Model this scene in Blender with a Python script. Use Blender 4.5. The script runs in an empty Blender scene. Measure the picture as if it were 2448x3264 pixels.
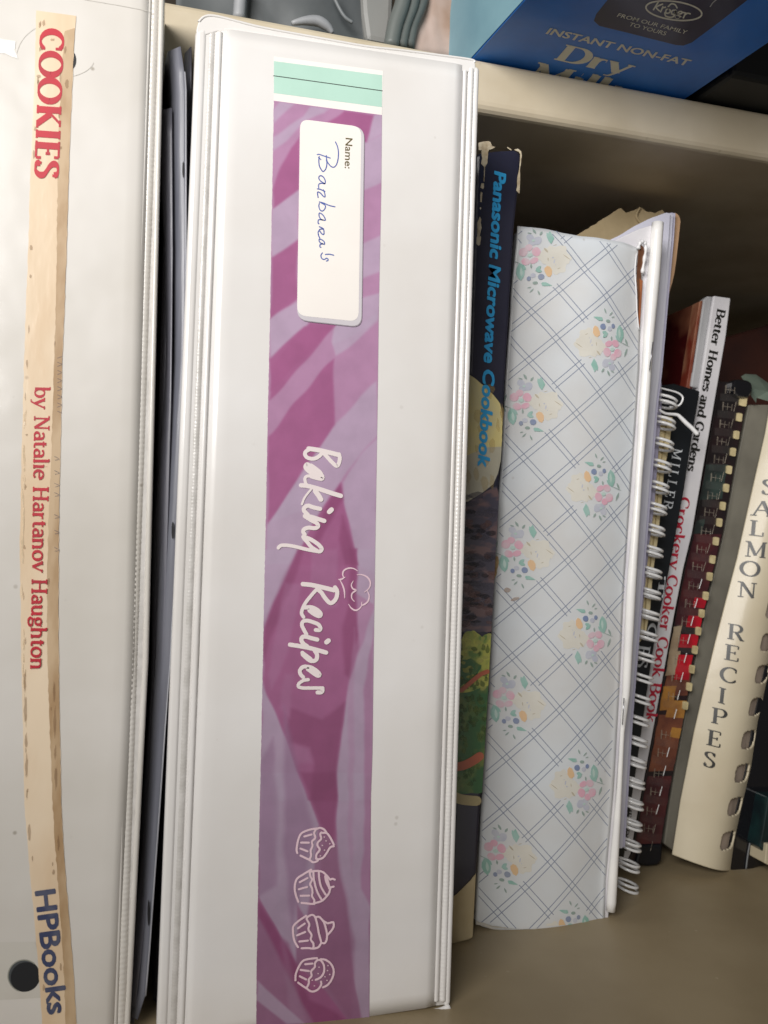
import bpy, bmesh, math, random
import numpy as np
from mathutils import Vector, Matrix, noise
from mathutils.geometry import tessellate_polygon
random.seed(7)
R = math.radians
S = bpy.context.scene
COL = S.collection

# ------------------------------------------------------------------ camera
YAW, ROLL, PITCH, FPX = R(14.2), R(2.2), R(2.3), 2750.0
CAM = Vector((0.0, -0.26, 0.14304))
_F = Vector((math.sin(YAW)*math.cos(PITCH), math.cos(YAW)*math.cos(PITCH), math.sin(PITCH)))
_R = Vector((math.cos(YAW), -math.sin(YAW), 0)); _Z = _R.cross(_F)
_X = math.cos(ROLL)*_R + math.sin(ROLL)*_Z
_Y = -math.sin(ROLL)*_R + math.cos(ROLL)*_Z
cd = bpy.data.cameras.new('camera'); cam = bpy.data.objects.new('camera', cd); COL.objects.link(cam)
cam.matrix_world = Matrix(((_X.x, _Y.x, -_F.x, CAM.x), (_X.y, _Y.y, -_F.y, CAM.y), (_X.z, _Y.z, -_F.z, CAM.z), (0, 0, 0, 1)))
cd.sensor_fit = 'VERTICAL'; cd.sensor_height = 32.64; cd.lens = FPX/100.0
cd.clip_start = 0.01; cd.clip_end = 20
cd.dof.use_dof = True; cd.dof.focus_distance = 0.29; cd.dof.aperture_fstop = 22
S.camera = cam

# ------------------------------------------------------------------ light (a window behind and above the camera, dim room)
S.view_settings.view_transform = 'Standard'; S.view_settings.look = 'None'
S.view_settings.exposure = 0.0; S.view_settings.gamma = 1.0
W = bpy.data.worlds.new('World'); S.world = W; W.use_nodes = True
W.node_tree.nodes['Background'].inputs[0].default_value = (1.0, 0.93, 0.85, 1)
W.node_tree.nodes['Background'].inputs[1].default_value = 0.06
def area(name, loc, target, sx, sy, power, color):
    l = bpy.data.lights.new(name, 'AREA'); l.shape = 'RECTANGLE'; l.size = sx; l.size_y = sy; l.energy = power; l.color = color
    o = bpy.data.objects.new(name, l); COL.objects.link(o); o.location = loc
    o.rotation_euler = (Vector(target)-Vector(loc)).to_track_quat('-Z', 'Y').to_euler()
    return o
key = area('window_light', (-0.36, -0.60, 0.46), (0.10, 0.0, 0.38), 0.46, 0.36, 2.25, (1.0, 0.975, 0.95))
key.data.spread = R(82)   # spread narrowed so the light falls off towards the lower shelf
area('bounce_fill', (0.25, -1.1, -0.10), (0.15, 0.0, 0.30), 0.9, 0.6, 0.62, (1.0, 0.93, 0.84))   # added fill lamp, standing in for light off the room floor
S.render.film_transparent = False
try:
    S.cycles.max_bounces = 6; S.cycles.transparent_max_bounces = 16; S.cycles.use_denoising = True
except Exception: pass

# ------------------------------------------------------------------ photo coordinates -> points on real planes
class Plane:
    def __init__(s, P, N=(0, -1, 0), bulge=None):
        s.P = Vector(P); s.N = Vector(N).normalized(); s.bulge = bulge
    def pt(s, x, y, off=0.0):
        d = _F*FPX + _X*(x-1224) + _Y*(1632-y)
        t = (s.P-CAM).dot(s.N)/d.dot(s.N)
        p = CAM + d*t
        if s.bulge: off += s.bulge(p)
        return p + s.N*off
def back(p, depth): return Vector((p.x, p.y+depth, p.z))
def zp(ox, oy, sc, pts): return [(ox+a/sc, oy+b/sc) for a, b in pts]

# ------------------------------------------------------------------ materials
def lin(c):
    c = [v/255.0 for v in c[:3]]
    return tuple(v/12.92 if v <= .04045 else ((v+.055)/1.055)**2.4 for v in c) + (1.0,)
MATS = {}
def mat(name, col, col2=None, rough=.5, scale=60, amt=.5, bump=0.0, bscale=300, coat=0.0, spec=.5, alpha=1.0, metal=0.0,
        detail=4, ramp=(.4, .65), specks=0.0, speck_col=(120, 100, 75), stretch=(1, 1, 1), sheen=0, trans=0.0):
    if name in MATS: return MATS[name]
    m = bpy.data.materials.new(name); m.use_nodes = True; nt = m.node_tree; n = nt.nodes; L = nt.links
    b = n['Principled BSDF']
    tc = n.new('ShaderNodeTexCoord'); mp = n.new('ShaderNodeMapping'); mp.inputs['Scale'].default_value = stretch
    L.new(tc.outputs['Object'], mp.inputs['Vector'])
    nz = n.new('ShaderNodeTexNoise'); nz.inputs['Scale'].default_value = scale; nz.inputs['Detail'].default_value = detail
    L.new(mp.outputs['Vector'], nz.inputs['Vector'])
    cr = n.new('ShaderNodeValToRGB'); cr.color_ramp.elements[0].position = ramp[0]; cr.color_ramp.elements[1].position = ramp[1]
    c1 = lin(col); c2 = lin(col2) if col2 else tuple(v*(1-.12*amt) for v in c1[:3])+(1,)
    cr.color_ramp.elements[0].color = c1; cr.color_ramp.elements[1].color = c2
    L.new(nz.outputs['Fac'], cr.inputs['Fac'])
    out = cr.outputs['Color']
    if specks > 0:
        vo = n.new('ShaderNodeTexVoronoi'); vo.inputs['Scale'].default_value = 140
        L.new(tc.outputs['Object'], vo.inputs['Vector'])
        n2 = n.new('ShaderNodeTexNoise'); n2.inputs['Scale'].default_value = 45; L.new(tc.outputs['Object'], n2.inputs['Vector'])
        r1 = n.new('ShaderNodeMapRange'); r1.inputs[1].default_value = .05; r1.inputs[2].default_value = .11; r1.inputs[3].default_value = 1; r1.inputs[4].default_value = 0
        L.new(vo.outputs['Distance'], r1.inputs[0])
        r2 = n.new('ShaderNodeMapRange'); r2.inputs[1].default_value = .57; r2.inputs[2].default_value = .66
        L.new(n2.outputs['Fac'], r2.inputs[0])
        mu = n.new('ShaderNodeMath'); mu.operation = 'MULTIPLY'; L.new(r1.outputs[0], mu.inputs[0]); L.new(r2.outputs[0], mu.inputs[1])
        m2 = n.new('ShaderNodeMath'); m2.operation = 'MULTIPLY'; L.new(mu.outputs[0], m2.inputs[0]); m2.inputs[1].default_value = specks
        mx = n.new('ShaderNodeMix'); mx.data_type = 'RGBA'; L.new(m2.outputs[0], mx.inputs[0]); L.new(out, mx.inputs[6]); mx.inputs[7].default_value = lin(speck_col)
        out = mx.outputs[2]
    L.new(out, b.inputs['Base Color'])
    b.inputs['Roughness'].default_value = rough; b.inputs['Metallic'].default_value = metal
    b.inputs['Specular IOR Level'].default_value = spec; b.inputs['Coat Weight'].default_value = coat; b.inputs['Coat Roughness'].default_value = .12
    b.inputs['Alpha'].default_value = alpha
    b.inputs['Transmission Weight'].default_value = trans
    if bump > 0:
        nb = n.new('ShaderNodeTexNoise'); nb.inputs['Scale'].default_value = bscale; nb.inputs['Detail'].default_value = 3
        L.new(mp.outputs['Vector'], nb.inputs['Vector'])
        bp = n.new('ShaderNodeBump'); bp.inputs['Strength'].default_value = 1; bp.inputs['Distance'].default_value = bump
        L.new(nb.outputs['Fac'], bp.inputs['Height']); L.new(bp.outputs['Normal'], b.inputs['Normal'])
        if coat: L.new(bp.outputs['Normal'], b.inputs['Coat Normal'])
    MATS[name] = m
    return m

# ------------------------------------------------------------------ object helpers
class Thing:
    def __init__(s, name, label, cat, loc, group=None):
        s.loc = Vector(loc)
        o = bpy.data.objects.new(name, None); o.empty_display_size = .02; COL.objects.link(o); o.location = s.loc
        o['label'] = label; o['category'] = cat
        if group: o['group'] = group
        s.o = o
def link(name, me, m, parent, label=None, smooth=False, kind=None):
    """parent: Thing (part), or (Thing, part object) for a sub-part"""
    th, par = (parent, parent.o) if isinstance(parent, Thing) else (parent if parent else (None, None))
    if th: me.transform(Matrix.Translation(-th.loc))
    o = bpy.data.objects.new(name, me); COL.objects.link(o)
    if m: me.materials.append(m)
    if par: o.parent = par
    if smooth: me.polygons.foreach_set('use_smooth', [True]*len(me.polygons))
    if label: o['label'] = label
    if kind: o['kind'] = kind
    return o
def mesh(vs, fs):
    me = bpy.data.meshes.new('m'); me.from_pydata([tuple(v) for v in vs], [], fs); me.update()
    bm = bmesh.new(); bm.from_mesh(me); bmesh.ops.recalc_face_normals(bm, faces=bm.faces); bm.to_mesh(me); bm.free()
    return me
def face_front(me, n=(0, -1, 0)):
    """open sheets: make the outer side look towards n"""
    if sum((p.normal.dot(Vector(n))*p.area for p in me.polygons)) < 0:
        me.flip_normals()
    return me
def bevel(o, w, seg=2):
    md = o.modifiers.new('bevel', 'BEVEL'); md.width = w; md.segments = seg; md.limit_method = 'ANGLE'; md.angle_limit = R(40)
    return o
def resample(pts, step, jag=0.0, closed=True):
    out = []; n = len(pts)
    for i in range(n if closed else n-1):
        a = pts[i]; b = pts[(i+1) % n]; d = math.dist(a, b); k = max(1, int(d/step))
        for j in range(k):
            t = j/k; x = a[0]+(b[0]-a[0])*t; y = a[1]+(b[1]-a[1])*t
            if jag: x += random.uniform(-jag, jag); y += random.uniform(-jag, jag)
            out.append((x, y))
    if not closed: out.append(pts[-1])
    return out
def smooth(pts, k=5, closed=False):
    n = len(pts)
    if n < 3: return list(pts)
    out = []
    rng = n if closed else n-1
    for i in range(rng):
        p = [pts[(i+j) % n] if closed else pts[min(max(i+j, 0), n-1)] for j in (-1, 0, 1, 2)]
        for j in range(k):
            t = j/k
            out.append(tuple(.5*((2*p[1][c])+(-p[0][c]+p[2][c])*t+(2*p[0][c]-5*p[1][c]+4*p[2][c]-p[3][c])*t*t+(-p[0][c]+3*p[1][c]-3*p[2][c]+p[3][c])*t**3) for c in range(len(p[1]))))
    if not closed: out.append(tuple(pts[-1]))
    return out
def clip(poly, lim):
    """Sutherland-Hodgman: keep poly inside the convex outline lim"""
    area_ = sum(lim[i][0]*lim[(i+1) % len(lim)][1]-lim[(i+1) % len(lim)][0]*lim[i][1] for i in range(len(lim)))
    sg = 1 if area_ > 0 else -1
    out = list(poly)
    for i in range(len(lim)):
        a, b = lim[i], lim[(i+1) % len(lim)]
        f = lambda p: sg*((b[0]-a[0])*(p[1]-a[1])-(b[1]-a[1])*(p[0]-a[0]))
        src = out; out = []
        for j in range(len(src)):
            p, q = src[j-1], src[j]; fp, fq = f(p), f(q)
            if (fp >= 0) != (fq >= 0):
                t = fp/(fp-fq); out.append((p[0]+(q[0]-p[0])*t, p[1]+(q[1]-p[1])*t))
            if fq >= 0: out.append(q)
        if not out: return []
    return out
def prints(name, polys, pl, off, m, parent, step=2e-6, label=None, kind=None):
    """flat print: polygons in photo coordinates laid on a plane, each a hair above the last"""
    vs, fs = [], []
    for k, p in enumerate(polys):
        if len(p) < 3: continue
        b = len(vs); v3 = [Vector((q[0], q[1], 0)) for q in p]
        tr = tessellate_polygon([v3])
        vs += [pl.pt(q[0], q[1], off+k*step) for q in p]
        fs += [tuple(b+i for i in t) for t in tr]
    return link(name, mesh(vs, fs), m, parent, label, kind=kind)
def prints_each(name, polys, pl, off, m, parent, step=2e-6, **k):
    for i, p in enumerate(polys):
        if len(p) > 2: prints(name, [p], pl, off+i*step, m, parent, **k)
def slab(name, pts, pl, off, thick, m, parent, bev=0, label=None, shift=None, seg=2):
    """solid: outline on a plane pushed away from the camera side by thick (or along shift)"""
    n = len(pts); v3 = [Vector((q[0], q[1], 0)) for q in pts]; tr = tessellate_polygon([v3])
    fr = [pl.pt(q[0], q[1], off) for q in pts]
    sh = Vector(shift) if shift else -pl.N*thick
    vs = fr+[p+sh for p in fr]
    fs = [tuple(t) for t in tr]+[tuple(i+n for i in reversed(t)) for t in tr]+[(i, (i+1) % n, (i+1) % n+n, i+n) for i in range(n)]
    me = mesh(vs, fs)
    bm = bmesh.new(); bm.from_mesh(me); bmesh.ops.dissolve_limit(bm, angle_limit=R(1), verts=bm.verts, edges=bm.edges); bm.to_mesh(me); bm.free()
    o = link(name, me, m, parent, label)
    if bev: bevel(o, bev, seg)
    return o
def ribbon2d(pts, widths, caps=True):
    """polyline + half widths -> list of quads strip (left,right)"""
    n = len(pts)
    P = [Vector((p[0], p[1])) for p in pts]; Lr = []
    for i in range(n):
        d = (P[min(i+1, n-1)]-P[max(i-1, 0)])
        d = d.normalized() if d.length > 1e-9 else Vector((1, 0))
        nn = Vector((-d.y, d.x)); w = widths[i]
        if caps and i == 0:
            for a in (-.95, -.6): 
                r = w*math.sqrt(1-a*a); c = P[0]+d*w*a; Lr.append((c+nn*r, c-nn*r))
        Lr.append((P[i]+nn*w, P[i]-nn*w))
        if caps and i == n-1:
            for a in (.6, .95):
                r = w*math.sqrt(1-a*a); c = P[i]+d*w*a; Lr.append((c+nn*r, c-nn*r))
    return Lr
def strokes(name, sts, pl, off, m, parent, fmap=None, step=3e-6, caps=True, label=None, kind=None):
    """sts: list of (pts, halfwidths). fmap maps unit space to photo coords"""
    vs, fs = [], []
    for k, (pts, ws) in enumerate(sts):
        Lr = ribbon2d(pts, ws, caps); b = len(vs)
        for a, c in Lr:
            for q in (a, c):
                x, y = fmap(q.x, q.y) if fmap else (q.x, q.y)
                vs.append(pl.pt(x, y, off+k*step))
        fs += [(b+2*i, b+2*i+1, b+2*i+3, b+2*i+2) for i in range(len(Lr)-1)]
    return link(name, mesh(vs, fs), m, parent, label, kind=kind)
def pen(lst, w, k=5, taper=False):
    out = []
    for p in lst:
        q = smooth(p, k); n = len(q)
        ws = [w*(1 if not taper else (.35+.65*math.sin(math.pi*min(1, max(0, (i+.5)/n))))) for i in range(n)]
        out.append((q, ws))
    return out
def tube(path, rad, seg=8, closed=False, wob=None):
    vs, fs = [], []; n = len(path)
    prev = None
    for i, p in enumerate(path):
        d = (Vector(path[min(i+1, n-1)])-Vector(path[max(i-1, 0)])).normalized()
        a = Vector((0, 1, 0)) if abs(d.y) < .9 else Vector((1, 0, 0))
        u = d.cross(a).normalized() if prev is None else (prev-d*prev.dot(d)).normalized(); v = d.cross(u); prev = u
        r = rad(i) if callable(rad) else rad
        for s in range(seg):
            t = 2*math.pi*s/seg; vs.append(Vector(p)+u*math.cos(t)*r+v*math.sin(t)*r)
    for i in range(n-1):
        for s in range(seg): fs.append((i*seg+s, i*seg+(s+1) % seg, (i+1)*seg+(s+1) % seg, (i+1)*seg+s))
    fs.append(tuple(range(seg))); fs.append(tuple((n-1)*seg+s for s in reversed(range(seg))))
    return mesh(vs, fs)
def interp(poly, y):
    """x of a top-to-bottom polyline at height y"""
    for (x0, y0), (x1, y1) in zip(poly, poly[1:]):
        if y <= y1: return x0+(x1-x0)*(y-y0)/(y1-y0)
    (x0, y0), (x1, y1) = poly[-2:]
    return x1+(x1-x0)*(y-y1)/(y1-y0)

# ------------------------------------------------------------------ serif stroke font (cap height 100, x height 66)
def A(cx, cy, rx, ry, a0, a1, n=16):
    return ('m', [(cx+rx*math.cos(R(a0+(a1-a0)*i/n)), cy+ry*math.sin(R(a0+(a1-a0)*i/n))) for i in range(n+1)])
def T(*p): return ('T', list(p))
def t_(*p): return ('t', list(p))
def sf(*xs): return [('t', [(x-w, y), (x+w, y)]) for x, y, w in xs]
def CS(*p): return ('m', smooth(list(p), 5))
GL = {
 'A': (74, [t_((8,0),(36,100)), T((36,100),(66,0)), t_((18,36),(56,36))]+sf((8,0,11),(66,0,13))),
 'B': (68, [T((15,0),(15,100)), t_((15,100),(36,100)), A(36,76,22,24,90,-90), t_((15,52),(38,52)), A(38,26,25,26,90,-90), t_((15,0),(38,0))]+sf((11,0,10),(11,100,10))),
 'C': (72, [A(42,50,34,50,48,315), t_((65,92),(65,68)), t_((66,22),(64,8))]),
 'D': (80, [T((17,0),(17,100)), t_((17,100),(40,100)), A(40,50,32,50,90,-90), t_((17,0),(40,0))]+sf((12,0,10),(12,100,10))),
 'E': (62, [T((16,0),(16,100)), t_((16,100),(54,100)), t_((16,52),(42,52)), t_((16,0),(56,0)), t_((54,100),(54,80)), t_((57,0),(57,22)), t_((42,62),(42,42))]+sf((11,0,10),(11,100,10))),
 'F': (58, [T((16,0),(16,100)), t_((16,100),(54,100)), t_((16,52),(42,52)), t_((54,100),(54,80))]+sf((14,0,14),(11,100,10))),
 'G': (80, [A(42,50,34,50,48,320), t_((65,92),(65,68)), T((64,4),(64,40))]+sf((62,42,13),)),
 'H': (86, [T((18,0),(18,100)), T((68,0),(68,100)), t_((18,52),(68,52))]+sf((18,0,14),(68,0,14),(18,100,14),(68,100,14))),
 'I': (36, [T((18,0),(18,100))]+sf((18,0,14),(18,100,14))),
 'K': (78, [T((18,0),(18,100)), t_((62,100),(18,40)), T((32,56),(66,0))]+sf((18,0,14),(18,100,14),(62,100,11),(68,0,12))),
 'L': (62, [T((17,0),(17,100)), t_((17,0),(56,0)), t_((57,0),(57,26))]+sf((17,100,14),(10,0,8))),
 'M': (98, [t_((17,0),(17,100)), T((17,100),(48,8)), t_((48,8),(80,100)), T((80,0),(80,100))]+sf((17,0,12),(80,0,14),(12,100,9),(85,100,9))),
 'N': (84, [t_((17,0),(17,100)), T((17,100),(68,0)), t_((68,0),(68,100))]+sf((17,0,12),(13,100,11),(68,100,12))),
 'O': (84, [A(42,50,35,50,0,360,28)]),
 'P': (66, [T((17,0),(17,100)), t_((17,100),(38,100)), A(38,74,22,26,90,-90), t_((17,48),(38,48))]+sf((17,0,14),(12,100,10))),
 'R': (74, [T((17,0),(17,100)), t_((17,100),(38,100)), A(38,75,22,25,90,-90), t_((17,50),(38,50)), T((38,50),(64,0))]+sf((17,0,14),(12,100,10),(67,0,9))),
 'S': (58, [CS((48,84),(42,96),(28,100),(13,93),(10,77),(20,62),(34,51),(47,38),(49,20),(40,5),(27,0),(13,4),(8,18)), t_((49,100),(49,76)), t_((8,0),(8,26))]),
 'T': (68, [T((34,0),(34,100)), t_((5,100),(63,100)), t_((5,100),(5,78)), t_((63,100),(63,78))]+sf((34,0,14),)),
 'a': (54, [A(26,18,17,18,20,340), T((43,4),(43,46)), A(26,46,17,20,0,150,8)]+sf((47,1,7),)),
 'b': (62, [T((13,0),(13,104)), A(34,33,21,33,160,-160,20)]+sf((9,104,7),)),
 'c': (54, [A(31,33,23,33,50,315,16), t_((46,60),(46,46))]),
 'd': (64, [A(29,33,21,33,20,340,20), T((50,0),(50,104))]+sf((55,0,7),(46,104,7))),
 'e': (56, [A(29,33,22,33,5,315,18), t_((8,37),(50,37))]),
 'g': (56, [A(27,45,17,21,0,360,16), A(28,-9,21,15,0,360,16), t_((15,30),(11,18),(16,7)), t_((40,58),(54,64))]),
 'h': (66, [T((14,0),(14,104)), A(32,45,18,21,170,0,8), T((50,0),(50,46))]+sf((14,0,11),(50,0,11),(10,104,7))),
 'i': (30, [T((15,0),(15,66)), ('D', [(15,88)])]+sf((15,0,11),(11,66,7))),
 'k': (62, [T((14,0),(14,104)), t_((48,66),(14,26)), T((26,38),(52,0))]+sf((14,0,11),(10,104,7),(48,66,9),(53,0,9))),
 'l': (30, [T((15,0),(15,104))]+sf((15,0,11),(11,104,7))),
 'm': (96, [T((14,0),(14,66)), A(30,45,16,21,170,0,8), T((46,0),(46,46)), A(64,45,18,21,170,0,8), T((82,0),(82,46))]+sf((14,0,10),(46,0,10),(82,0,10),(10,66,7))),
 'n': (66, [T((14,0),(14,66)), A(32,45,18,21,170,0,8), T((50,0),(50,46))]+sf((14,0,11),(50,0,11),(10,66,7))),
 'o': (60, [A(30,33,23,33,0,360,20)]),
 'r': (46, [T((14,0),(14,66)), A(32,44,17,20,175,70,6), ('D', [(38,58)])]+sf((14,0,11),(10,66,7))),
 's': (46, [CS((38,54),(33,63),(22,66),(11,61),(9,51),(17,41),(28,34),(38,25),(38,12),(30,2),(20,0),(10,3),(6,12)), t_((39,66),(39,50)), t_((6,0),(6,16))]),
 't': (40, [T((17,12),(17,84)), t_((3,64),(35,64)), A(28,13,11,13,180,320,6)]),
 'u': (66, [T((14,66),(14,20)), A(31,20,17,20,180,360,8), T((50,66),(50,0))]+sf((10,66,7),(46,66,7),(55,0,7))),
 'v': (60, [T((9,66),(31,0)), t_((31,0),(53,66))]+sf((9,66,11),(53,66,9))),
 'y': (60, [T((9,66),(31,0)), t_((53,66),(31,0),(20,-26),(8,-26))]+sf((9,66,11),(53,66,9))),
 '.': (24, [('D', [(11,5)])]), ' ': (34, []),
}
def serif(name, text, pl, off, m, parent, a, b, up, thick=8.5, thin=3.2, track=0, label=None, vert=None):
    """a..b baseline in photo coords, up = photo vector of the cap height"""
    x = 0; sts = []
    for ch in text:
        adv, gs = GL[ch]
        for kind, pts in gs:
            if kind == 'D':
                sts.append(([(x+pts[0][0]-.5, pts[0][1]), (x+pts[0][0]+.5, pts[0][1])], [thick*.95]*2)); continue
            n = len(pts); ws = []
            for i in range(n):
                d = Vector(pts[min(i+1, n-1)])-Vector(pts[max(i-1, 0)]); dy = abs(d.y)/max(d.length, 1e-6)
                ws.append(thick if kind == 'T' else thin if kind == 't' else thin+(thick-thin)*dy**1.3)
            sts.append(([(x+p[0], p[1]) for p in pts], ws))
        x += adv+track
    tot = x-track
    D = ((b[0]-a[0])/tot, (b[1]-a[1])/tot); U = (up[0]/100, up[1]/100)
    f = lambda u, v: (a[0]+D[0]*u+U[0]*v, a[1]+D[1]*u+U[1]*v)
    return strokes(name, sts, pl, off, m, parent, fmap=f, caps=False, label=label)
def sans(name, text, pl, off, m, parent, a, b, up, bold=0.0, label=None, space=1.0, copies=((0, 0),)):
    cu = bpy.data.curves.new('t', 'FONT'); cu.body = text; cu.size = 1; cu.offset = bold; cu.resolution_u = 3; cu.space_character = space
    o = bpy.data.objects.new('t', cu); COL.objects.link(o)
    dg = bpy.context.evaluated_depsgraph_get(); me = bpy.data.meshes.new_from_object(o.evaluated_get(dg))
    bpy.data.objects.remove(o); bpy.data.curves.remove(cu)
    xs = [v.co.x for v in me.vertices]; x0, x1 = min(xs), max(xs); cap = .729
    vs, fs = [], []; src = [(v.co.x, v.co.y) for v in me.vertices]; pf = [tuple(p.vertices) for p in me.polygons]
    for k, (cx, cy) in enumerate(copies):
        b0 = len(vs)
        for x, y in src:
            u = (x-x0)/(x1-x0); w = y/cap
            vs.append(pl.pt(a[0]+cx+(b[0]-a[0])*u+up[0]*w, a[1]+cy+(b[1]-a[1])*u+up[1]*w, off+k*8e-6))
        fs += [tuple(b0+i for i in f) for f in pf]
    me = mesh(vs, fs)
    return link(name, me, m, parent, label)

# ================================================================== THE CUPBOARD
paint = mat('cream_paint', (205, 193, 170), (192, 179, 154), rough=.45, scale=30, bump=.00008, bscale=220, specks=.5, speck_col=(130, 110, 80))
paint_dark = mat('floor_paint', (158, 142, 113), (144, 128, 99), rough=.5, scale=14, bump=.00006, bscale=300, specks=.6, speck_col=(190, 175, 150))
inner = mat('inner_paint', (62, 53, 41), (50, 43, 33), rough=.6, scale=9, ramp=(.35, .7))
def box(name, lo, hi, m, bev=.0, kind=None, parent=None):
    vs = [(x, y, z) for x in (lo[0], hi[0]) for y in (lo[1], hi[1]) for z in (lo[2], hi[2])]
    fs = [(0,1,3,2), (4,6,7,5), (0,4,5,1), (2,3,7,6), (0,2,6,4), (1,5,7,3)]
    o = link(name, mesh(vs, fs), m, parent, kind=kind)
    if bev: bevel(o, bev, 4)
    return o
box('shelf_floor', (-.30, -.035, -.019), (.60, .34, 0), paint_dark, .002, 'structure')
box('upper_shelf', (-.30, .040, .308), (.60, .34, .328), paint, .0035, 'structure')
box('back_wall', (-.30, .341, -.019), (.60, .352, .62), inner, 0, 'structure')
box('side_wall', (.601, -.035, -.019), (.612, .352, .62), inner, 0, 'structure')
box('left_side_wall', (-.312, -.035, -.019), (-.301, .352, .62), inner, 0, 'structure')
box('top_wall', (-.30, .06, .60), (.60, .34, .612), inner, 0, 'structure')

# ================================================================== WHITE BINDERS
vinyl = mat('white_vinyl', (231, 229, 227), (217, 213, 208), rough=.26, scale=15, detail=7, bump=.0006, bscale=20, coat=.4, ramp=(.32, .72), specks=.3, speck_col=(150, 140, 125))
vinyl_old = mat('aged_white_vinyl', (218, 214, 208), (203, 198, 189), rough=.32, scale=18, bump=.0007, bscale=22, coat=.3, specks=.8, speck_col=(150, 142, 128), ramp=(.35, .7))
weld = mat('weld_seam', (205, 202, 198), (190, 187, 182), rough=.35, scale=200, bump=.0001, bscale=900, coat=.3)
P0 = Plane((0, 0, 0))
def ridge(name, pa, pb, pl, off, r, m, parent, period=13.0, amp=.22, step=3.2, rx=1.0):
    """welded bead running down between two photo points"""
    L = math.dist(pa, pb); n = int(L/step); path = []
    for i in range(n+1):
        t = i/n; path.append(pl.pt(pa[0]+(pb[0]-pa[0])*t, pa[1]+(pb[1]-pa[1])*t, off))
    f = lambda i: r*(1-amp*(0.5+.5*math.cos(2*math.pi*i*step/period)))
    return link(name, tube(path, f, 8), m, parent, smooth=True)

# ---- main recipe binder
BL = [(623, 100), (553, 2100), (490, 3460)]          # outer left edge
BR = [(1531, 205), (1486, 1700), (1438, 3205)]       # outer right edge
b2 = Thing('ring_binder', 'thick white ring binder with a purple baking recipes label on its spine', 'binder', (.05, 0, 0))
def xl(y, d=0): return interp(BL, y)+d
def xr(y, d=0): return interp(BR, y)+d
ys = list(range(130, 3200, 180))+[3200]
# spine panel, slightly domed grid
def panel(name, lx, rx, y0, y1, pl, off, thick, m, parent, dome=.0, cols=24, rows=60, top=None, bot=None, rnd=.012):
    vs, fs = [], []
    for j in range(rows+1):
        for i in range(cols+1):
            s = i/cols; t = j/rows
            y0s = top(s) if top else y0; y1s = bot(s) if bot else y1
            y = y0s+(y1s-y0s)*t; x = lx(y)+(rx(y)-lx(y))*s
            e = min(s, 1-s)
            d = dome*(1-(2*s-1)**2) - .0006*max(0, 1-e/rnd)**2
            vs.append(pl.pt(x, y, off+d))
    n = len(vs); w = cols+1
    for j in range(rows):
        for i in range(cols): fs.append((j*w+i, j*w+i+1, (j+1)*w+i+1, (j+1)*w+i))
    ring = [i for i in range(cols)]+[j*w+cols for j in range(rows)]+[rows*w+i for i in range(cols, 0, -1)]+[j*w for j in range(rows, 0, -1)]
    bidx = {}
    for k in ring: bidx[k] = len(vs); vs.append(Vector(vs[k])-pl.N*thick)
    for a, b in zip(ring, ring[1:]+ring[:1]): fs.append((a, b, bidx[b], bidx[a]))
    fs.append(tuple(bidx[k] for k in ring))
    return link(name, mesh(vs, fs), m, parent, smooth=True)
topf = lambda x: 82+(x-700)*.1515 if x > 700 else 82+(x-700)*.05
sp = panel('spine_panel', lambda y: xl(y, 82), lambda y: xr(y, -48), 0, 0, P0, 0, .003, vinyl, b2,
      top=lambda s: topf(705+s*775)+6, bot=lambda s: 3330-122*s, rnd=.008)
# hinge strips (recessed), outer boards
def strip(name, f0, f1, y0, y1, pl, off, thick, m, parent, bev=0, n=14, shift=None, label=None, seg=2):
    yl = [y0[0]+(y1[0]-y0[0])*i/n for i in range(n+1)]; yr = [y0[1]+(y1[1]-y0[1])*i/n for i in range(n+1)]
    pts = [(f0(y), y) for y in yl]+[(f1(y), y) for y in reversed(yr)]
    return slab(name, pts, pl, off, thick, m, parent, bev, label, shift, seg)
strip('hinge', lambda y: xl(y, 24), lambda y: xl(y, 84), (84, 88), (3400, 3398), P0, -.0007, .002, vinyl, b2)
strip('hinge', lambda y: xr(y, -50), lambda y: xr(y, -12), (212, 212), (3212, 3208), P0, -.0012, .002, weld, b2)
strip('cover_board', lambda y: xl(y, 0), lambda y: xl(y, 40), (90, 80), (3450, 3450), P0, -.0003, .0, vinyl, b2, .0014, shift=(0.002, .27, 0), seg=5)
strip('cover_board', lambda y: xr(y, -19), lambda y: xr(y, 0), (205, 214), (3214, 3205), P0, -.0004, .0, vinyl, b2, .0009, shift=(0.0, .27, 0), seg=4)
ridge('weld_bead', (xl(100, 54), 100), (xl(3300, 54), 3300), P0, -.0019, .0016, weld, b2, period=11, amp=.035)
ridge('weld_bead', (xl(100, 78), 100), (xl(3300, 80), 3300), P0, -.0009, .0010, vinyl, b2, amp=.0)
ridge('weld_bead', (xr(222, -46), 222), (xr(3195, -46), 3195), P0, -.0011, .0009, vinyl, b2, amp=.0)
ridge('weld_bead', (xr(215, -26), 215), (xr(3195, -24), 3195), P0, -.0013, .0012, vinyl, b2, amp=.06)
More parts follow.
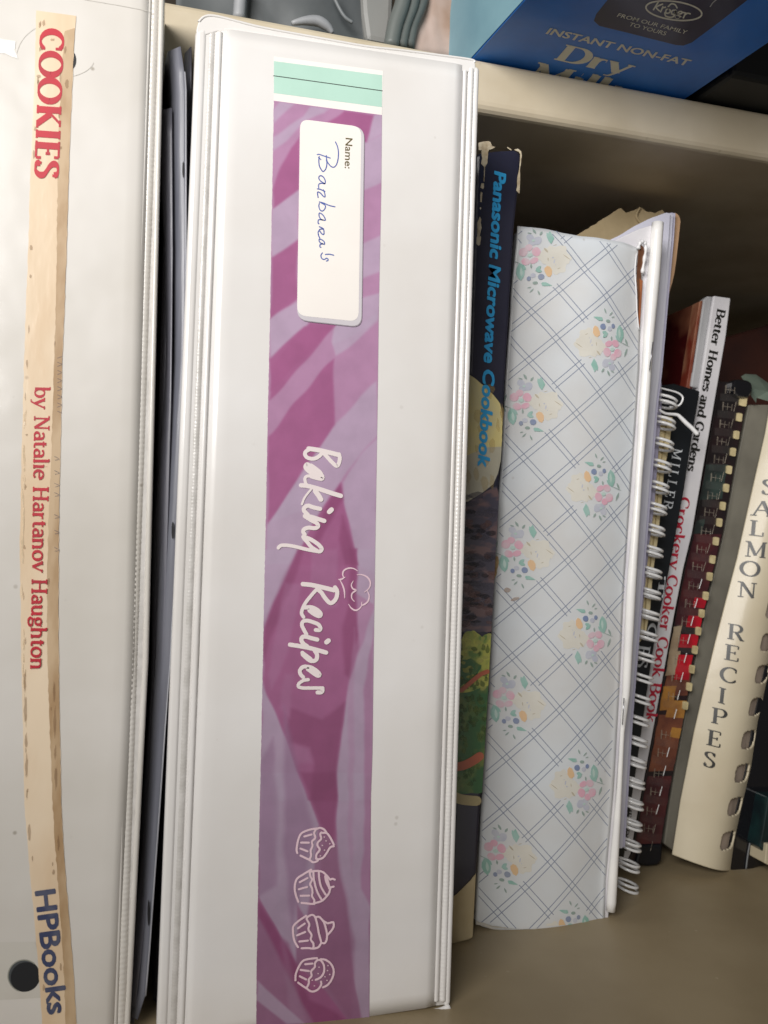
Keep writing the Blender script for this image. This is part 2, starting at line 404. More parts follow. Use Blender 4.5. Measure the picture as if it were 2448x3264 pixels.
# top rim: outer vinyl edge standing above the spine panel
rimU = [(626, 92), (634, 66), (655, 49), (697, 50), (815, 80), (933, 103), (1050, 124), (1170, 145), (1276, 157), (1400, 173), (1500, 187), (1516, 196), (1518, 226)]
rimL = [(1470, 226), (1400, 200), (1276, 186), (1110, 168), (933, 140), (697, 96), (650, 110), (628, 130)]
slab('top_rim', smooth(rimU, 3)+rimL, P0, -.00045, .0016, vinyl, b2, .0005, seg=3)
link('rim_edge', tube([P0.pt(x, y, -.0006) for x, y in smooth(rimU[1:-1], 4)], .00045, 8), vinyl, b2, smooth=True)
bot = [(505, 3345), (800, 3312), (1177, 3262), (1300, 3243), (1400, 3228), (1436, 3212)]
link('rim_edge', tube([P0.pt(x, y, -.0009) for x, y in smooth(bot, 4)], .0010, 8), vinyl, b2, smooth=True)

# ---- spine label
paper = mat('label_paper', (243, 238, 232), (240, 234, 228), rough=.38, scale=40, coat=.35)
mint = mat('mint_ink', (184, 219, 204), (178, 213, 198), rough=.38, scale=60, coat=.35)
mag = mat('magenta_ink', (172, 104, 150), (164, 95, 140), rough=.36, scale=45, coat=.4, bump=.0001, bscale=60, alpha=.55)
mid = mat('mauve_ink', (184, 140, 174), (176, 130, 166), rough=.36, scale=45, coat=.4, bump=.0001, bscale=60)
lav = mat('lavender_ink', (188, 168, 194), (182, 160, 188), rough=.36, scale=45, coat=.4, bump=.0001, bscale=60, alpha=.55)
deep = mat('plum_ink', (154, 86, 128), (148, 80, 122), rough=.36, scale=45, coat=.4, bump=.0001, bscale=60, alpha=.36)
ink = mat('black_ink', (52, 58, 54), rough=.5)
LLx = [(873, 180), (873, 322), (866, 696), (861, 1000), (854, 1300), (847, 1668), (839, 2046), (832, 2400), (824, 2737), (818, 3075), (816, 3330)]
LRx = [(1221, 226), (1217, 367), (1215, 597), (1207, 995), (1203, 1300), (1197, 1668), (1190, 2145), (1187, 2400), (1182, 2545), (1180, 2882), (1177, 3229)]
sl = prints('spine_label', [resample(LLx, 60, closed=False)+list(reversed(resample(LRx+[(1165, 3251), (1120, 3263)], 60, closed=False)))], P0, .00006, paper, b2)
sub = (b2, sl)
prints('mint_band', [[(873, 195), (1218, 240), (1217, 342), (873, 297)]], P0, .00009, mint, sub)
strokes('ruled_line', [([(872, 242), (1218, 290)], [1.3, 1.3])], P0, .00012, ink, sub)
lim_l = resample([p for p in LLx if p[1] >= 322], 9, .8, False); lim_r = resample([p for p in LRx if p[1] >= 367]+[(1165, 3251), (1120, 3263)], 60, 0, False)
prints('purple_panel', [lim_l+lim_r[::-1]], P0, .00009, mid, sub)
def cl(p):   # keep bands inside the label
    box_ = [(870, 325), (1216, 368), (1204, 1000), (1196, 1668), (1190, 2145), (1180, 2882), (1176, 3240), (817, 3264), (826, 2700), (841, 2000), (856, 1250), (863, 900)]
    hull = [(871, 324), (1216.5, 368), (1206, 1000), (1196, 1668), (1189, 2145), (1180, 2800), (1176, 3228), (1120, 3261), (818, 3300), (818, 3075), (833, 2400), (848, 1668), (862, 1000)]
    return clip(p, [(871, 324), (1216, 368), (1206, 1000), (1176, 3228), (1160, 3258), (818, 3300), (819, 3075), (862, 1000)])
z1 = lambda *p: zp(830, 300, 2.765, p); z2 = lambda *p: zp(830, 1000, 2.765, p)
z3 = lambda *p: zp(800, 1750, 2.765, p); z4 = lambda *p: zp(800, 2464, 2.765, p)
lavs = [z1((170,70),(300,85),(120,260),(110,150)), z1((440,110),(600,130),(560,170),(380,245),(340,300),(110,520),(115,380),(380,200)),
        z1((1000,190),(1080,180),(1080,340),(900,440),(960,330)), z1((910,430),(1090,340),(1080,760),(880,880)),
        z1((340,830),(335,1280),(100,1440),(95,1000)), z1((1070,1230),(1060,1560),(880,1640),(890,1330)),
        z1((320,1820),(340,1960),(420,2010),(90,2330),(80,1990)), z1((660,2010),(880,2010),(880,1800),(1060,1740),(1050,2000),(640,2212)),
        z2((660,100),(870,100),(1040,0),(1040,80),(660,370),(630,250)),
        z2((1030,600),(1030,1060),(720,1440),(540,1700),(60,1840),(390,1360),(530,1160),(660,980),(880,720)),
        z2((870,1260),(1030,1080),(1020,2300),(860,2212),(800,1900),(730,1700),(720,1480)),
        z2((60,1840),(420,1380),(600,1640),(340,2100),(300,2212),(45,2212)),
        z3((930,0),(1110,0),(1080,520),(880,1100),(830,1400),(770,1800),(750,2212),(1070,2212),(1075,1500),(1100,500),(940,400)),
        z3((110,0),(420,0),(130,650),(100,800)), z3((100,1180),(150,1290),(320,1700),(500,2212),(80,2212)),
        z4((80,0),(430,0),(600,440),(500,1300),(420,1160),(400,1700),(70,1100)),
        z4((750,0),(1060,0),(1050,1180),(1040,2150),(980,2180),(900,1800),(860,1300),(760,760)),
        z4((60,1830),(130,1900),(480,2212),(320,2212),(50,2000))]
mags = [z1((740,150),(1000,190),(930,420),(905,420),(890,330),(840,290),(580,250)),
        z1((345,380),(340,830),(105,1000),(108,850),(190,640),(270,470)), z1((330,1270),(325,1800),(90,1980),(95,1440)),
        z1((430,2010),(670,2030),(440,2300),(85,2700),(80,2400)),
        z2((380,110),(640,120),(660,110),(330,430),(80,680),(75,400)),
        z2((650,400),(660,980),(540,1170),(300,1500),(60,1850),(65,1080),(330,760),(500,560)),
        z2((700,1480),(760,1780),(860,2212),(300,2212),(470,1830),(600,1640)),
        z3((420,0),(935,0),(940,860),(870,1140),(770,1800),(745,2212),(500,2212),(320,1700),(150,1290),(105,1150),(110,700)),
        z4((430,0),(750,0),(745,600),(640,520),(590,430)), z4((70,1100),(230,1400),(420,1700),(640,1900),(880,2212),(560,2212),(250,1600),(60,1250))]
deeps = [z3((870,0),(930,0),(940,860),(870,1140),(820,1100),(800,700),(860,500)), z3((420,0),(480,0),(200,700),(115,980),(115,680),(290,260)),
         z3((350,1400),(620,1500),(830,1350),(770,1800),(745,2212),(520,2212),(560,1900),(520,1760),(330,1700),(320,1560)),
         z4((440,0),(750,0),(740,480),(720,600),(610,440)), z4((75,1150),(240,1420),(330,1500),(520,2000),(740,2100),(870,2212),(560,2212),(330,1800),(65,1260)),
         z2((720,1780),(790,1960),(860,2212),(740,2212),(700,2000)), z2((690,1500),(730,1640),(640,1800),(520,2000),(440,2040),(600,1660))]
mid2 = [z3((300,300),(440,300),(330,900),(190,1250),(150,1100)), z3((540,0),(760,0),(760,500),(560,560),(520,300)), z3((300,1100),(370,1100),(350,1500),(250,1400)),
        z3((910,850),(1000,600),(910,1000)), z3((390,1720),(520,1760),(540,1880),(410,1900),(370,1800)),
        z4((90,100),(180,100),(150,900),(80,1000)), z4((290,300),(420,200),(540,500),(480,900),(380,1300)), z4((850,0),(900,0),(890,900),(860,600)),
        z4((990,0),(1060,0),(1050,1150),(980,1000),(1000,600)), z4((630,500),(750,640),(900,1500),(880,2212),(650,1850),(560,1500)), z2((880,200),(1040,60),(1030,590),(880,700)), z1((890,1640),(1050,1560),(1055,1740),(885,1800))]
def artwork(name, layers, base0, base1, ys_, parent, off, nx=84, ny=920):
    """one finely divided sheet whose ink colours blend softly where the printed waves meet"""
    y0, y1 = ys_; V = np.linspace(0, 1, ny+1); U = np.linspace(0, 1, nx+1)
    L = [p for p in LLx if p[1] >= 322]; Rr = [p for p in LRx if p[1] >= 367]
    xs = np.zeros((ny+1, nx+1)); yy = np.zeros((ny+1, nx+1))
    for j, v in enumerate(V):
        for i, u in enumerate(U):
            ya = 322+45*u; yb = 3300-57*u; y = ya+(yb-ya)*v
            xl_ = interp(L, y)+(1.0*noise.noise(Vector((0, y*.09, 3))) ); xr_ = interp(Rr, y)
            xs[j, i] = xl_+(xr_-xl_)*u; yy[j, i] = y
    X, Y = xs.ravel(), yy.ravel(); n_ = X.size
    wob = np.array([noise.noise(Vector((x*.012, y*.012, 5))) for x, y in zip(X, Y)])
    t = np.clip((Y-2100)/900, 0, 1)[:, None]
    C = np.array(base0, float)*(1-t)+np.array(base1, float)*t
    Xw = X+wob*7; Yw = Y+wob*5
    for poly, col, al, soft in layers:
        P = np.array(poly, float); Q = np.roll(P, -1, 0); ins = np.zeros(n_, bool); D = np.full(n_, 1e9)
        for (ax, ay), (bx, by) in zip(P, Q):
            c = ((ay > Yw) != (by > Yw)) & (Xw < (bx-ax)*(Yw-ay)/((by-ay) if by != ay else 1e-9)+ax); ins ^= c
            dx, dy = bx-ax, by-ay; l2 = dx*dx+dy*dy+1e-9
            h = np.clip(((Xw-ax)*dx+(Yw-ay)*dy)/l2, 0, 1); D = np.minimum(D, np.hypot(Xw-ax-h*dx, Yw-ay-h*dy))
        m_ = np.clip(.5+np.where(ins, D, -D)/(2*soft), 0, 1); m_ = (m_*m_*(3-2*m_)*al)[:, None]
        C = C*(1-m_)+np.array(col, float)*m_
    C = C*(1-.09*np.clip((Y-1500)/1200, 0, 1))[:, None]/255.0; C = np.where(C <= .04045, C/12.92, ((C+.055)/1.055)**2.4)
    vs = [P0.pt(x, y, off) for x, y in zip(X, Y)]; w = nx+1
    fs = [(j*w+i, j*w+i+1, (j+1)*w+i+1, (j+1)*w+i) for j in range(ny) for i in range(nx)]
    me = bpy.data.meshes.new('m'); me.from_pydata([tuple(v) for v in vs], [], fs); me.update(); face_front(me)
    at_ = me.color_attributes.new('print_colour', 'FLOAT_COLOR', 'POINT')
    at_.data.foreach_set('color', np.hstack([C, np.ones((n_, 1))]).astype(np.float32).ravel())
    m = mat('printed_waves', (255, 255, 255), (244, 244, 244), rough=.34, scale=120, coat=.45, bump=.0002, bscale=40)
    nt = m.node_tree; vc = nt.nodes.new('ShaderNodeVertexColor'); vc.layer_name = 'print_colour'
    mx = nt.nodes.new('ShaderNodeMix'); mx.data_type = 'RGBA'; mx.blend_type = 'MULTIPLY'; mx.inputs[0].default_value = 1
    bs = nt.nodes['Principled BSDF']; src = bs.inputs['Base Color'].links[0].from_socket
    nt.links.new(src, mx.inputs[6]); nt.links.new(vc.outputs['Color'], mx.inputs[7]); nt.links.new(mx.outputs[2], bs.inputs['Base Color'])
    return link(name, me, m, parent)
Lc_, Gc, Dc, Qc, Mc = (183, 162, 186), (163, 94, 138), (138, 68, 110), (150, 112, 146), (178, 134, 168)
ls = [(p, Lc_, .85, 5) for p in lavs]+[(p, Gc, .92, 5) for p in mags]+[(p, Dc, .6, 9) for p in deeps]
zl = lambda *p: [q for q in p]
ls += [(z3((300,300),(440,300),(330,900),(190,1250),(150,1100)), Mc, .3, 8), (z3((540,0),(760,0),(760,500),(560,560),(520,300)), Mc, .3, 8), (z3((300,1100),(370,1100),(350,1500),(250,1400)), Mc, .25, 8),
       (z3((910,850),(1000,600),(910,1000)), Mc, .5, 8), (z3((390,1720),(520,1760),(540,1880),(410,1900),(370,1800)), Mc, .3, 14),
       ([(833, 2420), (870, 2350), (885, 2600), (880, 2820), (822, 2860)], Qc, .5, 9), ([(905, 2250), (950, 2440), (1000, 2640), (975, 2800), (930, 2960), (905, 2700)], Qc, .55, 12),
       ([(1108, 2200), (1130, 2000), (1124, 2800), (1110, 2700)], Mc, .45, 6), ([(1160, 2200), (1190, 2000), (1183, 2900), (1150, 2830), (1162, 2600)], Gc, .45, 6),
       ([(1030, 2640), (1072, 2700), (1130, 3000), (1120, 3264), (1035, 3130), (1000, 3000)], (148, 96, 130), .6, 10), (z2((880,200),(1040,60),(1030,590),(880,700)), Mc, .35, 5), (z1((890,1640),(1050,1560),(1055,1740),(885,1800)), Mc, .4, 5),
       ([(866, 2450), (880, 2400), (905, 3000), (980, 3264), (930, 3264), (880, 2900)], Lc_, .22, 10)]
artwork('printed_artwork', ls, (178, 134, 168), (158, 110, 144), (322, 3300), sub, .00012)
# vertical fold sheen line and name plate
def rrect(c, r, k=5):
    out = []
    n = len(c)
    for i in range(n):
        p = Vector(c[i]); a = (Vector(c[i-1])-p).normalized(); b = (Vector(c[(i+1) % n])-p).normalized()
        s, e = p+a*r, p+b*r
        for j in range(k+1):
            t = j/k; q = s*(1-t)**2+p*2*t*(1-t)+e*t*t; out.append((q.x, q.y))
    return out
pc = [(956, 381), (1159, 407), (1150, 1042), (945, 1019)]
shade_ink = mat('grey_ink', (150, 140, 150), rough=.4, coat=.3); shade_ink2 = mat('pale_grey_ink', (205, 200, 205), rough=.4, coat=.3)
prints('plate_shadow', [rrect([(x+3, y+4) for x, y in pc], 34)], P0, .00034, shade_ink, sub)
prints('plate_edge', [rrect([(x+1, y+1) for x, y in pc], 34)], P0, .00037, shade_ink2, sub)
prints('name_plate', [rrect([(956, 381), (1151, 406), (1142, 1026), (946, 1006)], 30)], P0, .0004, paper, sub)
goldink = mat('olive_ink', (96, 86, 50), rough=.5)
sans('name_lettering', 'Name:', P0, .00043, goldink, sub, (1101, 441), (1098, 538), (23, 2.5), bold=.012)
bz = lambda *p: zp(850, 350, 3.114, p)
blue = mat('blue_ballpoint', (62, 84, 160), (88, 108, 172), rough=.45, scale=300)
hand = [bz((680,325),(700,370),(710,430),(705,500),(690,550),(665,575),(640,570),(615,545),(595,510),(590,460)), bz((500,450),(520,448),(560,462),(600,475),(628,485)),
        bz((590,500),(595,540),(585,590),(560,618),(540,600),(520,560),(515,500),(520,470)), bz((512,478),(535,500)),
        bz((575,740),(580,715),(565,680),(540,660),(520,665),(515,685),(530,710),(555,728),(575,740),(545,735),(520,740),(512,760),(515,780)),
        bz((500,790),(530,795),(575,815)), bz((560,800),(575,840),(575,870),(555,860),(540,840),(528,830)), bz((528,830),(503,822),(508,875)),
        bz((675,968),(620,955),(560,930),(520,920)), bz((540,930),(575,950),(580,975),(565,1000),(545,1010),(525,995),(515,960),(520,935)),
        bz((560,1100),(580,1100),(570,1070),(545,1040),(520,1030),(518,1060),(535,1090),(560,1100),(530,1095),(510,1100),(508,1130),(516,1135)),
        bz((520,1165),(548,1178),(562,1190),(540,1188),(520,1195)), bz((562,1190),(567,1225),(560,1243),(540,1230),(520,1205),(508,1220),(512,1250),(525,1280)),
        bz((555,1335),(570,1340),(568,1315),(545,1295),(520,1290),(518,1305),(530,1325),(555,1335),(530,1340),(525,1362),(535,1370)),
        bz((580,1440),(620,1438),(662,1448)), bz((550,1425),(535,1450),(545,1480),(570,1490),(588,1478),(605,1485),(605,1500),(590,1505))]
strokes('handwriting', pen(hand, 1.75), P0, .00043, blue, sub)
# white brush lettering
white_ink = mat('white_ink', (238, 226, 224), (234, 222, 222), rough=.38, coat=.35)
pink_ink = mat('pale_pink_ink', (236, 205, 216), (226, 196, 206), rough=.38, coat=.35)
a_ = lambda *p: zp(820, 1380, 4.046, p); r_ = lambda *p: zp(820, 1780, 4.046, p)
brush = [(a_((660,203),(800,225),(950,260),(1050,285)), 30), (a_((1050,275),(1062,340),(1028,428),(960,378),(890,300),(850,260)), 25),
  (a_((690,205),(625,240),(615,285),(655,325),(730,333),(790,305),(835,260)), 25),
  (a_((740,470),(680,430),(640,405),(618,440),(650,485),(710,530)), 26), (a_((690,420),(760,470),(815,520),(838,590),(760,582),(690,560)), 26),
  (a_((790,560),(720,500),(660,450)), 30), (a_((690,555),(635,560),(612,590),(620,640),(630,660)), 20),
  (a_((562,676),(650,685),(800,725),(950,775),(1075,812)), 29), (a_((690,730),(640,790),(600,850),(574,920)), 14), (a_((745,750),(790,810),(818,858)), 32),
  (a_((808,980),(720,960),(650,938),(605,965),(602,1005),(650,1055)), 27), (a_((955,990),(925,1018)), 31),
  (a_((862,1135),(780,1110),(690,1082),(612,1070)), 28), (a_((612,1075),(690,1125),(765,1165),(782,1205),(740,1228),(660,1222),(605,1240),(590,1275),(610,1310)), 26),
  (a_((590,1340),(680,1370),(775,1430),(828,1490),(812,1525)), 26), (a_((596,1355),(640,1405),(700,1475),(770,1520)), 25),
  (a_((800,1532),(650,1505),(450,1458),(330,1447),(285,1462),(270,1482)), 23),
  (r_((585,330),(700,342),(850,375),(990,410)), 29), (r_((1000,372),(1028,430),(1010,520),(945,575),(880,520),(825,440),(785,405)), 27),
  (r_((765,395),(690,480),(620,570),(580,650),(570,710),(595,755)), 23), (r_((610,632),(700,630),(780,670),(815,715),(795,742),(730,715),(670,670)), 27),
  (r_((700,650),(780,710)), 34),
  (r_((750,920),(800,922),(812,895),(785,850),(710,818),(640,800),(590,810),(573,855),(600,920),(632,975)), 25),
  (r_((772,1045),(700,1028),(630,1008),(580,1012),(567,1055),(595,1100),(640,1130)), 27), (r_((915,1058),(890,1078)), 31),
  (r_((420,1110),(550,1130),(700,1160),(885,1212)), 28), (r_((740,1190),(768,1240),(755,1305),(690,1318),(620,1270),(580,1215)), 27), (r_((590,1235),(680,1300)), 34),
  (r_((590,1528),(555,1490),(548,1440),(590,1395),(680,1400),(760,1445),(802,1495),(775,1510),(710,1470),(650,1425)), 25), (r_((690,1430),(770,1490)), 30),
  (r_((655,1560),(590,1572),(535,1612),(530,1650),(590,1668),(700,1668),(835,1668)), 22), (r_((838,1672),(830,1718),(775,1725)), 27)]
strokes('brush_lettering', [(smooth(p, 5), [w/4.046*1.0]*(len(smooth(p, 5)))) for p, w in brush], P0, .00034, white_ink, sub)
hat = [r_((1290,160),(1240,130),(1180,125),(1120,150),(1100,190),(1105,230),(1120,245)), r_((1045,270),(1080,268),(1130,240)), r_((1065,280),(1100,350),(1120,420),(1125,510)),
  r_((1285,210),(1350,210),(1420,245),(1455,310),(1440,380),(1380,435)), r_((1415,415),(1440,480),(1425,550),(1380,590),(1345,600),(1347,562)),
  r_((1350,600),(1310,650),(1260,668),(1210,640),(1175,590)), r_((1235,290),(1210,340),(1230,390),(1270,410),(1220,450),(1215,510),(1250,555))]
strokes('chef_hat_drawing', pen(hat, 2.6, taper=True), P0, .00034, pink_ink, sub)
c1 = lambda *p: zp(900, 2600, 6.914, p); c2 = lambda *p: zp(900, 2880, 6.914, p)
cupcakes = [
 ([c1((750,275),(600,300),(430,370),(360,480),(325,620),(310,740),(325,815)), c1((395,870),(500,920),(600,970),(670,1015),(750,1000),(800,950)), c1((755,285),(830,260),(920,300),(970,370)),
   c1((860,370),(970,375),(1050,470),(1130,630)), c1((1130,665),(1050,690),(980,800),(900,910),(800,950),(740,940)), c1((725,310),(695,380),(720,480),(650,560),(660,660),(620,760),(630,870),(590,960)),
   c1((860,360),(830,400),(850,500),(780,580),(770,650),(820,740),(750,840),(740,940)), c1((480,450),(640,405)), c1((410,585),(580,585)), c1((395,715),(550,775))],
  c1((920,460),(960,545),(1040,610),(875,645),(925,750),(835,875))),
 ([c1((630,1180),(480,1270),(330,1370),(280,1480),(270,1620),(300,1760),(350,1890)), c1((420,1910),(600,1930),(700,1935)), c1((600,1240),(660,1215),(800,1210),(900,1240),(1000,1340),(1050,1400)),
   c1((600,1250),(620,1340),(650,1400),(610,1500),(650,1590),(660,1680),(650,1760),(700,1850),(690,1920)), c1((680,1230),(690,1380),(730,1560),(780,1700),(860,1840)),
   c1((800,1220),(810,1380),(850,1560),(950,1730)), c1((940,1320),(960,1440),(1020,1560),(1030,1600)), c1((970,1330),(1000,1440),(1040,1580)), c1((1050,1400),(1100,1380),(1150,1400)),
   c1((1060,1570),(1125,1550)), c1((1050,1600),(1020,1700),(950,1790),(860,1870),(700,1920)), c1((380,1455),(550,1365)), c1((360,1610),(545,1560)), c1((400,1755),(585,1750))], []),
 ([c2((520,260),(360,370),(240,490),(235,640),(260,800),(340,950)), c2((420,975),(560,970),(680,980),(790,950),(850,860)), c2((530,330),(560,280),(650,240),(720,290),(770,480),(800,640),(850,830)),
   c2((530,330),(590,450),(570,560),(640,680),(620,780),(680,870),(680,960)), c2((740,290),(800,280),(860,330),(920,420),(960,560),(980,680),(970,790),(930,860),(880,860)),
   c2((900,370),(990,420),(1090,400)), c2((1115,400),(1130,480),(1080,580),(1000,670)), c2((340,535),(490,430)), c2((320,690),(500,615)), c2((370,825),(560,805))], []),
 ([c2((760,1190),(580,1210),(440,1260),(340,1420),(290,1560),(285,1680)), c2((345,1730),(440,1800),(520,1850),(600,1910),(680,1925),(780,1880),(850,1780),(850,1710)),
   c2((770,1230),(715,1300),(710,1390),(630,1480),(640,1580),(580,1660),(580,1740),(530,1850)), c2((770,1230),(840,1240),(900,1320),(920,1420),(900,1530),(830,1620),(730,1670)),
   c2((840,1215),(950,1230),(1060,1310),(1120,1430),(1120,1560),(1060,1700),(980,1790),(890,1835)), c2((500,1325),(660,1310)), c2((400,1450),(580,1475)), c2((380,1590),(520,1660))],
  c2((805,1390),(785,1530),(1000,1355),(990,1465),(1040,1550),(935,1600),(980,1680),(700,1800),(655,1675)))]
for ls, ds in cupcakes:
    st = pen(ls, 3.3, taper=False)+[([(x-.5, y), (x+.5, y)], [1.9, 1.9]) for x, y in ds]
    strokes('cupcake_drawing', st, P0, .00034, pink_ink, sub)

# ---- left binder
b1 = Thing('ring_binder', 'aged white ring binder with a yellowed cookies cutting on its spine, leftmost on the shelf', 'binder', (-.06, 0, 0))
B1R = [(528, -400), (528, 0), (473, 2100), (413, 3264), (408, 3400)]
x1 = lambda y, d=0: interp(B1R, y)+d
P1 = Plane((0, .0005, 0))
panel('spine_panel', lambda y: -330-(y*.03), lambda y: x1(y, -46), -170, 3335, P1, 0, .003, vinyl_old, b1, bot=lambda s: 3440-70*s, rnd=.006)
strip('hinge', lambda y: x1(y, -48), lambda y: x1(y, -12), (-165, -165), (3360, 3355), P1, -.0013, .002, weld, b1)
strip('cover_board', lambda y: x1(y, -18), lambda y: x1(y, 0), (-170, -170), (3372, 3368), P1, -.0003, 0, vinyl_old, b1, .0009, shift=(-.001, .27, 0), seg=4)
ridge('weld_bead', (x1(-150, -30), -150), (x1(3330, -29), 3330), P1, -.0021, .0016, vinyl_old, b1, period=17, amp=.045)
ridge('weld_bead', (x1(-150, -46), -150), (x1(3330, -45), 3330), P1, -.0010, .0006, vinyl_old, b1, amp=0)
yel = mat('yellowed_paper', (230, 210, 182), (219, 193, 160), rough=.5, scale=50, coat=.25, bump=.00012, bscale=200, ramp=(.38, .62), specks=.9, speck_col=(120, 88, 52), stretch=(1, 1, .35))
yel_e = mat('cutting_edge_paper', (196, 170, 136), (168, 136, 98), rough=.5, scale=130, coat=.3, ramp=(.4, .6), stretch=(1, 1, .3))
red = mat('red_ink', (190, 28, 48), (172, 34, 50), rough=.5, scale=120)
navy = mat('navy_ink', (58, 66, 98), (84, 88, 108), rough=.5, scale=200, ramp=(.45, .6))
Lc = [(116, 34), (112, 200), (106, 350), (97, 560), (90, 800), (82, 1000), (74, 1250), (68, 1500), (63, 1750), (68, 2100), (73, 2300), (79, 2580), (90, 2720), (101, 2840), (113, 2970), (124, 3100), (134, 3264), (141, 3400)]
Rc = [(242, 52), (236, 160), (232, 250), (225, 400), (220, 560), (213, 800), (205, 1020), (199, 1150), (194, 1400), (188, 1700), (187, 2000), (190, 2250), (196, 2560), (202, 2680), (212, 2820), (225, 2970), (236, 3120), (244, 3264), (248, 3400)]
cut = prints('spine_cutting', [resample(Lc, 18, 1.2, False)+resample(Rc, 18, 1.2, False)[::-1]], P1, .00015, yel, b1)
sc = (b1, cut)
def xx(P, y, d=0): return interp(P, y)+d
fold = [(xx(Rc, y, -32-(5*math.sin(y*.004))), y) for y in range(100, 3390, 60)]
prints('folded_edge', [resample(fold, 15, 1.6, False)+[(xx(Rc, y, -1), y) for y in range(3370, 60, -40)]], P1, .00018, yel_e, sc)
hl = mat('clear_tape_highlight', (236, 216, 184), (224, 202, 166), rough=.25, coat=.6, alpha=.6, bump=.0006, bscale=150)
stain = mat('brown_stain', (138, 106, 72), (164, 132, 96), rough=.6, scale=200, alpha=.36)
blobs = []
def blob(cx, cy, rx, ry, n=9, j=.35):
    return [(cx+rx*math.cos(2*math.pi*i/n)*(1+random.uniform(-j, j)), cy+ry*math.sin(2*math.pi*i/n)*(1+random.uniform(-j, j))) for i in range(n)]
for _ in range(34):
    y = random.choice([random.uniform(60, 640), random.uniform(2150, 3250), random.uniform(600, 2100)]); side = random.random() < .55
    x = xx(Lc, y, random.uniform(6, 16)) if side else xx(Rc, y, random.uniform(-40, -26))
    blobs.append(blob(x, y, random.uniform(1.5, 4.5), random.uniform(4, 16)))
for c in [(168, 128, 8, 5), (214, 270, 6, 14), (124, 244, 7, 5), (208, 160, 4, 14), (130, 155, 4, 8), (140, 75, 5, 10)]: blobs.append(blob(*c))
for y, h in ((2170, 34), (2262, 52), (2360, 22), (2440, 40), (2650, 26)): blobs.append(blob(xx(Lc, y, 9), y, 4.5, h, 14)); blobs.append(blob(xx(Rc, y+37, -16), y+37, 4, h*.9, 14))
prints('stains', blobs, P1, .00021, stain, sc, kind='stuff')
tape_hl = []
for _ in range(34):
    y = random.uniform(1230, 2320); tape_hl.append(blob(xx(Lc, y, random.uniform(5, 12)), y, random.uniform(1, 2.6), random.uniform(6, 26), 12))
prints('tape_highlight', tape_hl, P1, .00022, hl, sc, kind='stuff')  # highlights along the tape, painted as pale flecks
serif('title_lettering', 'COOKIES', P1, .00025, red, sc, (131, 92), (112, 566), (72, 5), thick=11.2, thin=4.6, track=4)
serif('author_lettering', 'by Natalie Hartanov Haughton', P1, .00025, red, sc, (112, 1232), (99, 2134), (46, 1), thick=7.8, thin=4.6)
sans('publisher_lettering', 'HPBooks', P1, .00025, navy, sc, (113, 2842), (154, 3232), (66, -9), bold=.006, copies=((0, -2.5), (1.8, 0), (-1.8, 0), (0, 2.5), (0, 0)))
ghost = mat('faded_ink', (120, 112, 118), rough=.5, alpha=.55)
gh = []
for i, y in enumerate(range(1142, 1320, 13)):
    s = 6 if i % 2 else -5; gh.append([(184, y), (197, y+s)])
for y in (1455, 1500, 1540, 1570, 1640, 1690, 1745): gh.append([(174, y), (188, y+7)]); gh.append([(176, y+12), (189, y+9)])
strokes('ghost_lettering', pen(gh, 1.1, 1), P1, .00025, ghost, sc)
# flat finger holes, inner shade painted dark; faint ring and sleeve edges
holem = mat('hole_shade', (22, 24, 28), rough=.6); ringm = mat('hole_rim', (150, 150, 140), rough=.3, coat=.5)
def circ(cx, cy, rx, ry=None, n=40, a0=0, a1=360): ry = ry or rx; return [(cx+rx*math.cos(R(a0+(a1-a0)*i/n)), cy+ry*math.sin(R(a0+(a1-a0)*i/n))) for i in range(n+(a1-a0 < 360))]
h2 = [p for p in circ(77, 3110, 51)]; 
h2 = clip(h2, [(-10, 3000), (118, 3000), (125, 3100), (127, 3180), (-10, 3200)])
prints('finger_hole', [h2], P1, .00013, holem, b1)
prints('hole_depth_arc', [circ(77, 3110, 50, a0=120, a1=300, n=24)+circ(84, 3116, 50, a0=300, a1=120, n=24)], P1, .00015, mat('hole_depth_arc', (74, 78, 80), (50, 54, 56), rough=.4), b1)  # flat crescent, lighter tone painted in to suggest depth
strokes('hole_rim', [(circ(77, 3110, 51, a0=110, a1=310), [1.8]*41)], P1, .00016, ringm, b1)
prints('finger_hole', [circ(222, 192, 21, 32)], P1, .00010, holem, b1)
faint = mat('sleeve_crease', (203, 199, 190), rough=.3, coat=.5)
strokes('sleeve_crease', pen([circ(176, 190, 124, 115, 24, 190, 262), circ(176, 190, 124, 60, 24, 10, 70), [(262, -2), (380, 18), (486, 38)]], .6, 1), P1, .00012, faint, b1)
tapem = mat('tape_remnant', (238, 236, 230), rough=.25, coat=.6, bump=.0003, bscale=150)
prints('tape_remnant', [[(-20, 120), (25, 128), (50, 132), (47, 160), (58, 188), (34, 180), (18, 172), (-20, 165)]], P1, .00013, tapem, b1)
prints('sleeve_patch', [[(-20, 3003), (112, 3001), (126, 3060), (130, 3180), (-20, 3188)]], P1, .00009, mat('sleeve_patch', (206, 202, 193), (200, 195, 186), rough=.3, coat=.4), b1)

